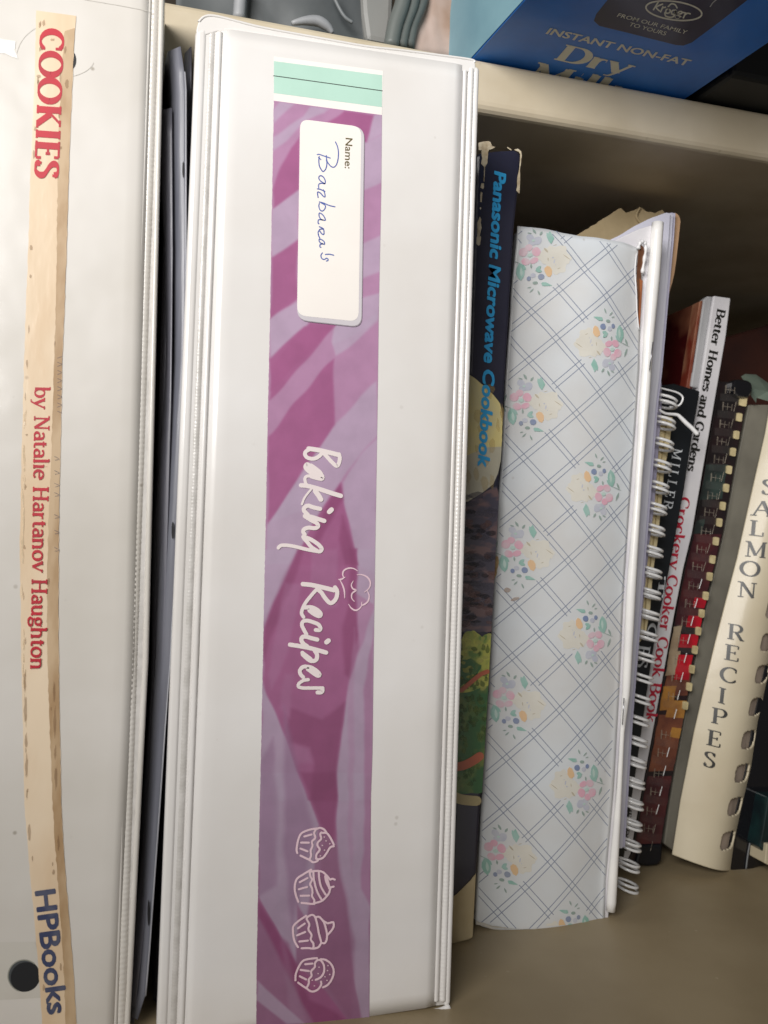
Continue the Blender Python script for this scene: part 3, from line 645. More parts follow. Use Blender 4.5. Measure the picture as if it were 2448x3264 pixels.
# ================================================================== PAGE PROTECTORS BETWEEN THE BINDERS
plast = mat('clear_plastic', (124, 125, 134), (84, 86, 96), rough=.4, scale=40, coat=.1, stretch=(6, 6, .35), ramp=(.3, .7), bump=.0004, bscale=35)
plast_d = mat('smoky_plastic', (120, 120, 130), (80, 80, 90), rough=.4, scale=40, coat=.1, stretch=(6, 6, .3), ramp=(.3, .7), bump=.001, bscale=30)
plast_e = mat('plastic_edge', (176, 178, 184), (140, 142, 150), rough=.3, scale=90, stretch=(1, 1, .2))
def sheetp(name, edge, dx, m, th, Y=.004, depth=.20, wav=.0012, n=44, thick=.00035, seed=0, jag=0):
    """standing sheet: photo polyline = its front edge, runs back into the shelf; dx = sideways drift at the back"""
    pl = Plane((0, Y, 0)); q = resample(edge, math.dist(edge[0], edge[-1])/n, 0, False); vs, fs = [], []; K = 10
    for j, (x, y) in enumerate(q):
        p = pl.pt(x, y)
        for k in range(K+1):
            t = k/K; w = wav*noise.noise(Vector((t*3+seed, j*.12, seed)))*math.sin(math.pi*min(1, t*1.4+.02))
            zz = jag*noise.noise(Vector((k*.9, seed, 0))) if j == 0 else 0
            vs.append((p.x+dx*t**.3+w*2, p.y+depth*t**1.6, p.z+zz))
    w_ = K+1
    for j in range(len(q)-1):
        for k in range(K): fs.append((j*w_+k, j*w_+k+1, (j+1)*w_+k+1, (j+1)*w_+k))
    o = link(name, mesh(vs, fs), m, th, smooth=True)
    md = o.modifiers.new('thickness', 'SOLIDIFY'); md.thickness = thick
    return o
E1 = [(577, 149), (588, 230), (592, 290), (592, 800), (589, 1149), (572, 1597), (547, 1995), (542, 2100), (526, 2310), (508, 2574), (489, 2837), (476, 3021), (463, 3174), (440, 3250)]
t1 = Thing('page_protector', 'clear plastic page protector with a pale front edge between the two white binders', 'page protector', (-.001, .005, 0), 'page protectors between the binders')
sheetp('sleeve', E1, -.0068, plast, t1, Y=.004, depth=.16, seed=1)
P4 = Plane((0, .0042, 0))
link('front_edge', tube([P4.pt(x, y) for x, y in resample(E1[1:-1], 40, 0, False)], .00032, 6), plast_e, t1, smooth=True)
slotm = mat('slot_dark', (16, 16, 20), rough=.5)
prints_each('punched_slot', [circ(584, 540, 3, 26, 14), circ(551, 1691, 4.5, 28, 14), circ(474, 2910, 4, 42, 14)], Plane((0, .0036, 0)), 0, slotm, t1)
E2 = [(549, 345), (552, 800), (546, 1300), (533, 1800), (512, 2300), (481, 2750), (452, 3060), (428, 3262)]
t2 = Thing('page_protector', 'smoky crumpled page protector standing lower, pressed against the cookies binder', 'page protector', (-.003, .01, 0), 'page protectors between the binders')
sheetp('sleeve', E2, -.0050, plast_d, t2, Y=.006, depth=.15, wav=.002, seed=5, jag=.004)
E3 = [(611, 150), (612, 400), (606, 900), (600, 1500), (580, 2000), (556, 2400), (530, 2900), (505, 3230)]
t4 = Thing('page_protector', 'dark grey page protector filling the gap right against the cookies binder', 'page protector', (-.004, .01, 0), 'page protectors between the binders')
sheetp('sleeve', [(541, 470), (536, 900), (521, 1500), (503, 1950), (484, 2350), (462, 2750), (444, 3060), (428, 3230)], -.0030, plast_d, t4, Y=.010, depth=.15, wav=.0012, seed=13, jag=.003)
t3 = Thing('page_protector', 'grey translucent page protector leaning on the left side of the recipes binder', 'page protector', (.001, .02, 0), 'page protectors between the binders')
sheetp('sleeve', E3, -.004, plast_d, t3, Y=.018, depth=.15, wav=.0015, seed=9, jag=.003)

# ================================================================== MICROWAVE COOKBOOK
PP = Plane((0, .041, 0))
pk = Thing('cookbook', 'dark navy microwave cookbook with worn cream edges and bright blue spine lettering', 'book', (.115, .041, 0))
navyc = mat('navy_cover', (48, 48, 64), (38, 38, 54), rough=.34, scale=30, coat=.3, specks=.5, speck_col=(110, 104, 96))
worn = mat('worn_board', (212, 200, 174), (178, 160, 130), rough=.85, scale=300, bump=.0003, bscale=800)
PR = [(1664, 505), (1650, 640), (1640, 730), (1612, 1200), (1583, 1700), (1556, 2200), (1531, 2600), (1521, 2785)]
PLx = [(1520, 490), (1512, 700), (1495, 1200), (1476, 1800), (1455, 2400), (1440, 2860)]
spb = slab('spine', [(1519, 490), (1540, 484), (1600, 478), (1640, 476), (1655, 482), (1664, 502)]+PR[1:]+[(1500, 2812), (1459, 2853), (1435, 2870)]+PLx[::-1][1:-1], PP, 0, .19, navyc, pk, .0012)
slab('torn_board', [(1453, 2846), (1500, 2805), (1523, 2776), (1517, 2900), (1512, 2996), (1490, 3004), (1450, 3014), (1430, 3016), (1430, 2870)], PP, -.0012, .18, mat('cream_board', (200, 184, 148), (186, 168, 130), rough=.8, scale=60, bump=.0002), pk, .0006)
w_ = lambda *p: zp(1480, 400, 5.027, p)
tears = [w_((225,280),(300,262),(380,250),(420,270),(440,330),(495,350),(450,375),(395,390),(380,430),(375,520),(365,610),(330,670),(300,645),(265,610),(285,540),(270,430),(285,400),(225,395)),
         w_((800,385),(860,375),(910,415),(920,480),(905,600),(890,700),(893,830),(890,960),(880,1090),(830,1050),(845,960),(845,860),(875,700),(890,560),(895,460),(870,420),(810,400)),
         w_((680,345),(700,350),(750,385),(755,405),(725,390),(690,362)), w_((270,925),(310,930),(315,990),(300,1025),(255,995)), w_((260,1060),(290,1080),(275,1200),(280,1230),(250,1225)),
         w_((245,1460),(272,1500),(262,1560),(275,1640),(260,1700),(240,1790),(205,1790),(210,1690),(205,1560)), w_((195,1790),(265,1775),(255,1910),(230,1930),(195,1900)), w_((250,1310),(270,1320),(262,1350),(248,1340)),
         w_((318,660),(330,665),(320,900),(308,900))]
prints_each('worn_edge', [resample(p, 5, .5) for p in tears], PP, .00012, worn, pk)
onion = mat('onion_print', (222, 206, 138), (206, 196, 150), rough=.36, scale=70, coat=.3, ramp=(.35, .6))
onion_w = mat('pale_onion_print', (196, 190, 168), (178, 174, 156), rough=.36, scale=50, coat=.3)
leafp = mat('dark_leaf_print', (74, 70, 84), (112, 90, 92), rough=.36, scale=110, coat=.3, ramp=(.48, .58), detail=3, stretch=(1, 1, 2))
lett = mat('lettuce_print', (176, 178, 84), (96, 128, 62), rough=.36, scale=150, coat=.3, ramp=(.46, .6), detail=5)
green = mat('green_print', (52, 100, 56), (116, 128, 62), rough=.36, scale=130, coat=.3, ramp=(.5, .68), detail=5)
carrot = mat('carrot_print', (190, 104, 72), (170, 88, 66), rough=.36, scale=60, coat=.3)
rimp = mat('plate_rim_print', (172, 158, 116), rough=.36, coat=.3)
LIMP = [(1519, 492), (1664, 505), (1640, 730), (1612, 1200), (1556, 2200), (1522, 2780), (1435, 2870)]
cp = lambda p: clip(p, [(1519, 492), (1651, 505), (1555.5, 2200), (1522, 2772), (1470, 2838), (1437, 2850)])
c5 = lambda *p: zp(1400, 1200, 2.2114, p); c7 = lambda *p: zp(1400, 2200, 2.2114, p)
prints('onion_picture', [cp(smooth(resample(c5((90,-40),(200,-20),(260,20),(330,80),(380,130),(430,190),(447,290),(442,420),(438,500),(200,560),(60,540)), 10, 1.2), 1, True))], PP, .00006, onion, pk)
prints('onion_base_picture', [cp(c5((60,530),(200,555),(330,500),(440,495),(432,600),(415,680),(380,760),(290,830),(200,882),(60,900)))], PP, .00008, onion_w, pk)
prints('dark_leaves_picture', [cp(resample(c5((90,930),(200,890),(300,830),(400,770),(430,900),(420,1500),(370,1800),(60,1800)), 14, 2))], PP, .00005, leafp, pk)
prints_each('lettuce_picture', [cp(resample(c5((60,1880),(160,1850),(190,1800),(240,1785),(262,1810),(300,1830),(340,1815),(430,1820),(420,2212),(60,2212)), 7, 2.5)), cp(resample(c7((60,-30),(420,-30),(260,15),(170,30),(60,40)), 8, 2))], PP, .00009, lett, pk)
prints_each('green_picture', [cp(resample(c7((60,20),(180,20),(420,-60),(400,720),(60,730)), 12, 2)), cp(resample(c5((60,2010),(150,2000),(230,1990),(300,2040),(250,2130),(60,2230)), 8, 2.5))], PP, .00012, green, pk)
def scatter(name, n, ya, yb, m, off, rx, ry, seed):
    random.seed(seed); ps = []
    for _ in range(n):
        y = random.uniform(ya, yb); x = random.uniform(interp([(1519, 492), (1437, 2850)], y), interp([(1651, 505), (1522, 2772)], y)-2)
        q = cp(blob(x, y, random.uniform(.5, 1)*rx, random.uniform(.5, 1)*ry, 9, .4))
        if len(q) > 2: ps.append(q)
    prints(name, ps, PP, off, m, pk, step=1e-6, kind='stuff')
scatter('leaf_print', 46, 1570, 1990, mat('grey_leaf_print', (96, 92, 106), (70, 66, 80), rough=.36, coat=.3, alpha=.45), .00010, 24, 13, 1)
scatter('leaf_print', 30, 1640, 2000, mat('brown_leaf_print', (128, 96, 92), (84, 60, 62), rough=.36, coat=.3, alpha=.4), .00016, 20, 12, 2)
scatter('leaf_print', 26, 1600, 1990, mat('night_leaf_print', (36, 34, 46), rough=.36, coat=.3, alpha=.5), .00020, 22, 9, 3)
scatter('lettuce_frill', 40, 2015, 2200, mat('frill_light_print', (206, 204, 120), (176, 180, 84), rough=.36, coat=.3, alpha=.5), .00018, 12, 9, 4)
scatter('lettuce_frill', 40, 2060, 2330, mat('frill_dark_print', (70, 100, 46), rough=.36, coat=.3, alpha=.45), .00022, 10, 13, 5)
scatter('herb_print', 36, 2220, 2500, mat('herb_print', (120, 140, 66), (60, 100, 60), rough=.36, coat=.3, alpha=.4), .00026, 10, 14, 6)
scatter('onion_shade', 14, 1240, 1560, mat('onion_shade', (206, 176, 110), rough=.36, coat=.3, alpha=.22), .00012, 12, 26, 8)
strokes('carrot_picture', [(smooth([(1470, 2200), (1503, 2172), (1530, 2150), (1553, 2140)], 4), [7]*13)], PP, .0003, carrot, pk)
strokes('carrot_picture', [(smooth([(1440, 2445), (1475, 2440), (1508, 2424), (1528, 2410)], 4), [14]*13)], PP, .0003, carrot, pk)
strokes('plate_rim_picture', [(smooth([(1425, 2528), (1465, 2546), (1500, 2551), (1518, 2552)], 4), [16]*13)], PP, .0003, rimp, pk)
cyan = mat('cyan_ink', (54, 162, 216), (48, 150, 206), rough=.36, coat=.3)
sans('title_lettering', 'Panasonic Microwave Cookbook', PP, .00034, cyan, pk, (1576, 547), (1523, 1484), (37, 11), bold=.008, copies=((0, -2.2), (1.4, -.8), (-1.4, .8), (0, 2.2), (1.2, 1.4), (-1.2, -1.4)))

# ================================================================== FLORAL BINDER
FP = Plane((0, .053, 0))
fl = Thing('album', 'white binder covered in floral lattice contact paper, torn at its top right corner', 'binder', (.15, .053, 0))
FL = [(1648, 722), (1612, 1200), (1599, 1471), (1586, 1607), (1580, 1734), (1556, 2200), (1549, 2290), (1531, 2584), (1522, 2788), (1513, 2941)]
FR = [(2052, 790), (2051, 821), (2042, 1001), (2033, 1242), (2022, 1400), (2008, 1584), (1988, 1878), (1974, 2200), (1956, 2516), (1930, 2810), (1927, 2941)]
u0 = FP.pt(1580, 1800).x; u1 = FP.pt(1990, 1800).x
def bul(p):
    s = (p.x-(u0+(p.z-.13)*.055))/(u1-u0); s = min(1, max(0, s)); return .0045*math.sin(math.pi*s)+.0016*noise.noise(Vector((p.x*34, p.z*70, 2)))*min(1, max(0, (p.z-.205)/.03))
FP.bulge = bul
cover = mat('contact_paper', (217, 222, 226), (209, 208, 206), rough=.4, scale=24, coat=.15, bump=.0003, bscale=50, ramp=(.35, .68), specks=.5, speck_col=(160, 150, 138))
topl = [(1648, 722), (1690, 728), (1733, 737), (1780, 752), (1835, 764), (1885, 768), (1931, 776), (1975, 781), (2009, 791), (2052, 800)]
botl = [(1513, 2941), (1540, 2950), (1572, 2953), (1649, 2957), (1700, 2956), (1762, 2953), (1852, 2946), (1890, 2943), (1927, 2941)]
def yat(poly, x):
    for (xa, ya), (xb, yb) in zip(poly, poly[1:]):
        if x <= xb: return ya+(yb-ya)*(x-xa)/(xb-xa)
    return poly[-1][1]
vs, fs = [], []; NR, NC = 120, 40
for j in range(NR+1):
    for i in range(NC+1):
        s = i/NC; t = j/NR
        ya = yat(topl, 1648+404*s); yb = yat(botl, 1513+414*s)+(2.2*noise.noise(Vector((s*60, 0, 0))) if j == NR else 0)
        y = ya+(yb-ya)*t; x = interp(FL, y)+(interp(FR, y)-interp(FL, y))*s
        wr = 0
        vs.append(FP.pt(x, y, wr))
w_n = NC+1
for j in range(NR):
    for i in range(NC): fs.append((j*w_n+i, j*w_n+i+1, (j+1)*w_n+i+1, (j+1)*w_n+i))
sp2 = link('spine_cover', face_front(mesh(vs, fs)), cover, fl, smooth=True)
md = sp2.modifiers.new('thickness', 'SOLIDIFY'); md.thickness = .0008; md.offset = -1
wv = mat('white_board', (222, 220, 222), (208, 206, 212), rough=.35, scale=40, coat=.2)
slab('side_board', [(1652, 735), (1670, 735), (1536, 2938), (1518, 2938)], Plane((0, .053, 0)), -.0016, 0, cover, fl, .0003, shift=(0, .2, 0))
slab('inner_board', [(1931, 780), (1980, 755), (2040, 728), (2080, 716), (2078, 800), (2062, 1010), (2048, 1242), (1985, 2200), (1940, 2930), (1900, 2930), (1900, 820)], Plane((0, .0535, 0)), 0, .002, wv, fl, .0005)
RL = [(2078, 719), (2058, 941), (2044, 1200), (2036, 1300), (2021, 1584), (1996, 1878), (1983, 2200), (1965, 2516), (1937, 2810), (1930, 2925)]
RR = [(2112, 704), (2098, 900), (2079, 1092), (2067, 1270), (2045, 1516), (2028, 1800), (2006, 2200), (1988, 2336), (1976, 2600), (1961, 2878), (1956, 2919)]
Pr = Plane((0, .0525, 0))
hp = []
for y in range(712, 2925, 30):
    a, b = interp(RL, y), interp(RR, y); hp.append((Pr.pt((a+b)/2, y, .0004), (Pr.pt(b, y)-Pr.pt(a, y)).length/2))
o = link('hinge_ridge', tube([h[0] for h in hp], lambda i: hp[i][1], 14), mat('white_plastic', (238, 236, 232), (230, 228, 226), rough=.3, scale=80, coat=.3), fl, smooth=True)
tornm = mat('torn_tan_board', (200, 172, 130), (168, 134, 92), rough=.9, scale=400, bump=.0004, bscale=900)
prints('torn_spot', [resample(zp(1450, 1650, 5.53, [(690,640),(760,690),(770,800),(740,900),(730,1000),(680,1100),(675,1280),(655,1380),(640,1250),(655,1100),(640,1000),(638,850),(665,720)]), 4, .5)], FP, .0003, tornm, fl)
# tear with curled edge
tb = mat('tear_brown', (150, 108, 72), (104, 64, 38), rough=.8, scale=160, bump=.0003, ramp=(.4, .6), stretch=(1, 1, .4))
to = mat('tear_orange', (176, 106, 62), (140, 78, 44), rough=.8, scale=200, bump=.0003, stretch=(1, 1, .3))
c2_ = lambda *p: zp(1450, 400, 1.6624, p)
prints('tear', [resample(c2_((950,665),(968,640),(985,660),(988,700),(976,780),(978,860),(972,960),(966,1085),(958,1020),(955,940),(945,830),(950,720)), 5, .5)], FP, .0010, tb, fl)
prints('tear_fibre', [c2_((962,820),(982,830),(976,960),(966,1080),(960,1010),(963,900))], FP, .0013, to, fl)
link('curled_edge', tube([FP.pt(x, y, .0012) for x, y in smooth(c2_((948,668),(958,640),(972,628),(990,635),(996,665),(990,720),(982,790)), 4)], lambda i: .0007*(1+.4*math.sin(i*1.7)), 7), mat('white_curl', (230, 229, 230), rough=.4), fl, smooth=True)
link('curled_edge', tube([FP.pt(x, y, .0008) for x, y in smooth(c2_((943,690),(938,800),(945,900),(955,1010),(964,1085)), 4)], .0003, 6), MATS['white_curl'], fl, smooth=True)
steel = mat('steel', (170, 170, 175), rough=.25, metal=.9)
for pa, pb in (((2081, 1090), (2070, 1180)), ((1989, 2225), (1984, 2310))):
    link('staple', tube([Plane((0, .049, 0)).pt(*pa), Plane((0, .049, 0)).pt(*pb)], .00022, 6), steel, fl, smooth=True)
# lattice print
lineb = mat('grey_blue_ink', (138, 148, 170), (150, 158, 174), rough=.4, alpha=.8)
FP2 = Plane((0, .053, 0)); anchor = (1681.6, 1149.5)
q0 = FP2.pt(*anchor); qa = FP2.pt(1752, 1236)-q0; qb = FP2.pt(1760, 1084)-q0
LIMF = [(1650, 724), (1733, 739), (1931, 778), (2050, 798), (2041, 1001), (2007, 1584), (1973, 2200), (1929, 2810), (1926, 2938), (1700, 2953), (1515, 2940), (1521, 2788), (1548, 2290), (1580, 1734), (1612, 1200)]
def inside(p, poly):
    c = False
    for i in range(len(poly)):
        (xa, ya), (xb, yb) = poly[i-1], poly[i]
        if (ya > p[1]) != (yb > p[1]) and p[0] < (xb-xa)*(p[1]-ya)/(yb-ya)+xa: c = not c
    return c
def to_px(w):
    v = w-CAM; z = v.dot(_F); return (1224+FPX*v.dot(_X)/z, 1632-FPX*v.dot(_Y)/z)
_P = ((FP2.pt(1601, 2730)-FP2.pt(1690, 1299))+(FP2.pt(1830, 2486)-FP2.pt(1903, 1099)))/2
_d = _P/9-(qa-qb); qa = qa+_d/2; qb = qb-_d/2
bouq = []   # bouquet centres in lattice units (i along a, j along b)
def centre(px): 
    d = FP2.pt(*px)-q0; det = qa.x*qb.z-qa.z*qb.x
    return ((d.x*qb.z-d.z*qb.x)/det, (qa.x*d.z-qa.z*d.x)/det)
cl0 = centre((1690, 1299)); cr0 = centre((1903, 1099))
cents = []
for k in range(-1, 5): cents.append((cl0[0]+3*k, cl0[1]-3*k, 180)); 
for k in range(0, 6): cents.append((cr0[0]+3*(k-0), cr0[1]-3*(k-0), 0))
def lat(i, j): return q0+qa*i+qb*j
cp_px = [(to_px(lat(i, j)), a) for i, j, a in cents]
segs = []
for fam in (0, 1):
    for k in range(-32, 44):
        for dd in (-.076, .076):
            pts = []
            for s in range(-36*6, 36*6+1):
                t = s/6
                p = to_px(lat(t, k+dd) if fam == 0 else lat(k+dd, t))
                ok = inside(p, LIMF) and all(math.hypot(p[0]-c[0], (p[1]-c[1])*1.02) > 76 for c, _ in cp_px)
                if ok: pts.append(p)
                else:
                    if len(pts) > 1: segs.append(pts)
                    pts = []
            if len(pts) > 1: segs.append(pts)
strokes('lattice_print', [(p, [1.25]*len(p)) for p in segs], FP, .00005, lineb, (fl, sp2), step=2e-7, caps=False)
inks = dict(pink=mat('pink_print', (224, 174, 190), (218, 194, 202), rough=.4, scale=160, ramp=(.42, .62)), yellow=mat('cream_print', (221, 218, 208), (215, 211, 200), rough=.4, scale=160, ramp=(.3, .7)),
            orange=mat('orange_print', (228, 192, 152), (222, 188, 146), rough=.4), teal=mat('teal_print', (146, 188, 176), (164, 196, 188), rough=.4, scale=300),
            grey=mat('grey_print', (188, 191, 204), (198, 200, 209), rough=.4, scale=260), blue=mat('slate_print', (128, 142, 176), (150, 158, 176), rough=.4), sage=mat('sage_print', (158, 178, 170), rough=.4, alpha=.8),
            petal=mat('petal_line_print', (210, 200, 178), rough=.4, alpha=.7), mint=mat('pale_mint_print', (192, 214, 206), rough=.4))
def ell(cx, cy, rx, ry, ang=0, n=12, j=.06):
    ca, sa = math.cos(R(ang)), math.sin(R(ang)); o = []
    for i in range(n):
        r = 1+random.uniform(-j, j); x = rx*math.cos(2*math.pi*i/n)*r; y = ry*math.sin(2*math.pi*i/n)*r; o.append((cx+x*ca-y*sa, cy+x*sa+y*ca))
    return o
def leaf(x0, y0, x1, y1, w):
    d = Vector((x1-x0, y1-y0)); n = Vector((-d.y, d.x)).normalized()*w; o = []
    for t, k in ((0, 0), (.2, .7), (.45, 1), (.7, .8), (1, 0), (.7, -.8), (.45, -1), (.2, -.7)): o.append((x0+d.x*t+n.x*k, y0+d.y*t+n.y*k))
    return o
# bouquet traced in a 1659 px crop (6.636 px per photo px), centre 800,780
def rag(cx, cy, r, n=26, lobes=5, dep=.16, ph=0):   # lobed flower outline
    return [(cx+r*(1+dep*math.cos(lobes*2*math.pi*i/n+ph)+random.uniform(-.05, .05))*math.cos(2*math.pi*i/n), cy+r*(1+dep*math.cos(lobes*2*math.pi*i/n+ph)+random.uniform(-.05, .05))*math.sin(2*math.pi*i/n)) for i in range(n)]
B = [('yellow', rag(520,820,270,40,6,.12)), ('yellow', rag(480,650,160)), ('yellow', rag(380,800,130)), ('yellow', rag(740,880,150,30,4)),
     ('petal', leaf(240,780,400,900,9)), ('petal', leaf(690,950,780,1060,20)), ('petal', leaf(520,1110,600,1090,8)), ('petal', leaf(680,770,690,860,10)), ('petal', leaf(430,620,500,600,8)),
     ('grey', ell(560,760,14,50,10)), ('grey', ell(590,840,18,16)), ('grey', ell(530,690,9,12)),
     ('orange', [(640,430),(700,460),(750,560),(755,630),(700,675),(640,650),(600,580),(600,490)]),
     ('pink', ell(960,805,88,62,-20,14)), ('pink', ell(1120,795,92,72,35,14)), ('pink', ell(925,985,84,100,-30,14)), ('pink', ell(1175,1000,92,94,20,14)), ('pink', ell(1070,1085,74,72,0,14)), ('mint', ell(1040,925,52,40)),
     ('grey', ell(900,1220,82,96,30)), ('grey', ell(1040,1300,86,66,40)), ('grey', ell(1010,1175,80,50,20)), ('mint', ell(985,1225,30,26)),
     ('teal', [(635,1125),(690,1200),(725,1310),(720,1385),(690,1360),(650,1415),(610,1330),(572,1250)]), ('teal', [(600,245),(700,245),(790,255),(810,310),(790,330),(720,325),(650,280)]),
     ('blue', ell(815,450,62,64)), ('blue', ell(1050,430,42,50)), ('grey', ell(970,490,55,50)), ('sage', ell(925,330,52,34,10)),
     ('teal', leaf(800,560,930,600,36)), ('teal', leaf(820,680,930,580,38)), ('teal', leaf(1200,400,1250,780,92)), ('mint', leaf(1195,480,1215,690,30)), ('teal', leaf(1110,620,1240,765,34)),
     ('sage', leaf(1350,680,1420,820,24)), ('sage', leaf(1410,880,1330,1070,26)), ('sage', leaf(1240,760,1480,850,9)), ('sage', leaf(1010,640,1020,740,20)),
     ('sage', leaf(835,60,880,170,18)), ('sage', leaf(1035,130,950,215,16)), ('sage', leaf(1080,230,1000,250,12)), ('sage', leaf(860,1330,800,1420,24)), ('sage', leaf(930,1370,995,1490,24)), ('sage', leaf(1010,1380,1100,1410,14))]
order = ['yellow', 'grey', 'petal', 'orange', 'pink', 'teal', 'blue', 'sage', 'mint']
LEFTC = [(1608, 1200), (1650, 724), (1750, 740), (2050, 800), (1973, 2200), (1927, 2935), (1515, 2935), (1556, 2190)]
for (cx, cy), ang in cp_px:
    if cy > 3100 or cy < 600: continue
    sc_ = 1/6.636*(.97+.00001*cy); vs, fs, mi = [], [], []
    for q_, (k, poly) in enumerate(B):
        o = []
        for x, y in poly:
            dx, dy = (x-820)*sc_, (y-780)*sc_
            if ang: dx, dy = -dx, -dy
            o.append((cx+dx, cy+dy))
        o = clip(o, LEFTC)
        if len(o) < 3: continue
        stack = [[o[i] for i in t] for t in tessellate_polygon([[Vector((x, y, 0)) for x, y in o]])]
        while stack:    # small triangles, so that the print follows the bowed spine
            a, b, c = stack.pop(); e = max((math.dist(a, b), a, b, c), (math.dist(b, c), b, c, a), (math.dist(c, a), c, a, b))
            if e[0] > 13:
                m_ = ((e[1][0]+e[2][0])/2, (e[1][1]+e[2][1])/2); stack += [[e[1], m_, e[3]], [m_, e[2], e[3]]]; continue
            b0 = len(vs); vs += [FP.pt(x, y, .00008+order.index(k)*.00002+q_*3e-6) for x, y in (a, b, c)]
            fs.append((b0, b0+1, b0+2)); mi.append(order.index(k))
    if not fs: continue
    me = bpy.data.meshes.new('m'); me.from_pydata([tuple(v) for v in vs], [], fs); me.update()
    for k in order: me.materials.append(inks[k])
    me.polygons.foreach_set('material_index', mi)
    link('bouquet_print', me, None, (fl, sp2))
prints('worn_edge', [resample([(1514, 2931), (1572, 2942), (1649, 2946), (1762, 2942), (1852, 2935), (1926, 2928), (1926, 2940), (1852, 2946), (1762, 2953), (1649, 2957), (1572, 2953), (1514, 2942)], 9, 1.5)], FP, .0003, mat('worn_white', (214, 210, 200), (190, 184, 170), rough=.8, scale=200, alpha=.8), (fl, sp2))
prints_each('coffee_mark', [ell(1634, 1908, 14, 5, -20), ell(1612, 1880, 10, 8)], FP, .0004, mat('coffee_mark', (190, 164, 146), rough=.5, alpha=.5), (fl, sp2))

# ---- loose papers behind the floral binder
bag = Thing('paper_bag', 'torn brown paper bag with a ragged top edge behind the floral binder', 'paper bag', (.19, .088, 0))
bagm = mat('kraft_paper', (176, 158, 124), (156, 138, 104), rough=.85, scale=40, bump=.0012, bscale=45)
slab('bag_sheet', resample([(1800, 772), (1900, 712), (1979, 662), (1994, 677), (2012, 674), (2040, 659), (2064, 674), (2088, 680), (2112, 668), (2124, 684)], 9, 1.5, False)+[(2110, 900), (2000, 2600), (1760, 2600)], Plane((0, .088, 0)), 0, .0006, bagm, bag)
link('crease', tube([Plane((0, .0872, 0)).pt(x, y) for x, y in smooth([(2040, 662), (2028, 690), (2046, 720), (2040, 760)], 4)], .0006, 6), bagm, bag, smooth=True)
pw = mat('white_page', (222, 222, 232), (205, 205, 220), rough=.6, scale=30)
for k, (dx, dy, Y, lb) in enumerate(((0, 0, .066, 'white page leaning behind the torn floral binder, topmost of the loose pages'), (9, 4, .0675, 'white page just behind the first, its edge showing right of the floral binder'), (17, 0, .069, 'lavender tinted page, rearmost of the loose pages against the tan card'))):
    pg = Thing('loose_page', lb, 'paper', (.19, Y, 0), 'loose pages behind the floral binder')
    ed = [(1931-40, 790), (1975, 750), (2020, 722), (2070, 697), (2122, 678), (2136, 680), (2131, 761), (2112, 980), (2094, 1180), (2080, 1300), (2062, 1500), (2030, 1900), (2000, 2300), (1975, 2700)]
    slab('sheet', [(x+(dx if i > 3 else 0), y+dy) for i, (x, y) in enumerate(ed)]+[(1890, 2700)], Plane((0, Y, 0)), 0, .0005, pw if k < 2 else mat('lavender_page', (196, 194, 216), rough=.6), pg)
tc_ = Thing('card_folder', 'tan card folder with rounded corner right of the white pages', 'folder', (.2, .071, 0))
slab('card', smooth([(2090, 700), (2142, 680), (2160, 683), (2168, 701), (2167, 725), (2150, 869), (2128, 959), (2108, 1122), (2094, 1240)], 3)+[(2060, 1500), (1990, 2400), (1930, 2400), (2050, 780)], Plane((0, .0715, 0)), 0, .0009, mat('tan_card', (186, 150, 116), (172, 136, 104), rough=.7, scale=50), tc_)

# ================================================================== WIRE-BOUND NOTEBOOK
nb = Thing('spiral_notebook', 'notebook with lavender cover bound by a white wire coil, its end bent loose', 'notebook', (.2, .076, 0))
lavc = mat('lavender_cover', (186, 182, 206), (168, 164, 190), rough=.45, scale=60)
wire = mat('white_wire', (244, 244, 244), (232, 232, 232), rough=.25, scale=200, coat=.5)
NP = Plane((0, .078, 0))
CL = [(2092, 1215), (2078, 1400), (2060, 1560), (2044, 1740), (2032, 1980), (2012, 2150), (1998, 2300), (1982, 2560), (1966, 2835)]   # left end of loops
slab('cover', [(2070, 1240), (2090, 1212), (2110, 1216), (2110, 1300), (2100, 1440), (2088, 1600), (2070, 1740), (2046, 1980), (2026, 2140), (2008, 2300), (1989, 2500), (1967, 2750), (1900, 2750), (1960, 2000)], NP, 0, .002, lavc, nb, .0004)
def loop_mesh():
    # one twin loop in local space: x right, y into shelf, z up
    path = []
    Wd, Dp = .0072, .0050
    for i in range(25):
        a = 2*math.pi*i/24
        path.append((Wd*(1-math.cos(a))/2*1.0, Dp*math.sin(a), -.0009*math.sin(a/2)+.0004*math.cos(a)))
    return tube(path, .00050, 6)
lm = loop_mesh(); lm.materials.append(wire); lm.polygons.foreach_set('use_smooth', [True]*len(lm.polygons))
def add_loop(px, py, s=1.0):
    p = NP.pt(px, py, .001)
    o = bpy.data.objects.new('wire_loop', lm); COL.objects.link(o); o.parent = nb.o; o.location = p-nb.loc
    o.scale = (s, 1, s); o.rotation_euler = (0, R(4), 0)
y = 1262.0; k = 0
while y < 2832:
    s = 1.36-.10*(y-1262)/1600
    for d in (0, 17): add_loop(interp(CL, y)-4, y+d, s)
    y += 68.5-3.0*(y-1262)/1600; k += 1
link('bent_wire_end', tube([NP.pt(x, y, .004) for x, y in smooth([(2085, 1310), (2105, 1322), (2140, 1326), (2152, 1334), (2170, 1352), (2190, 1370), (2206, 1388)], 4)], lambda i: .0005+.0005*min(1, i/16), 8), wire, nb, smooth=True)
link('bent_wire_end', tube([NP.pt(x, y, .0035) for x, y in smooth([(2086, 1240), (2110, 1246), (2145, 1256), (2162, 1272), (2150, 1296), (2120, 1300)], 4)], .00045, 8), wire, nb, smooth=True)

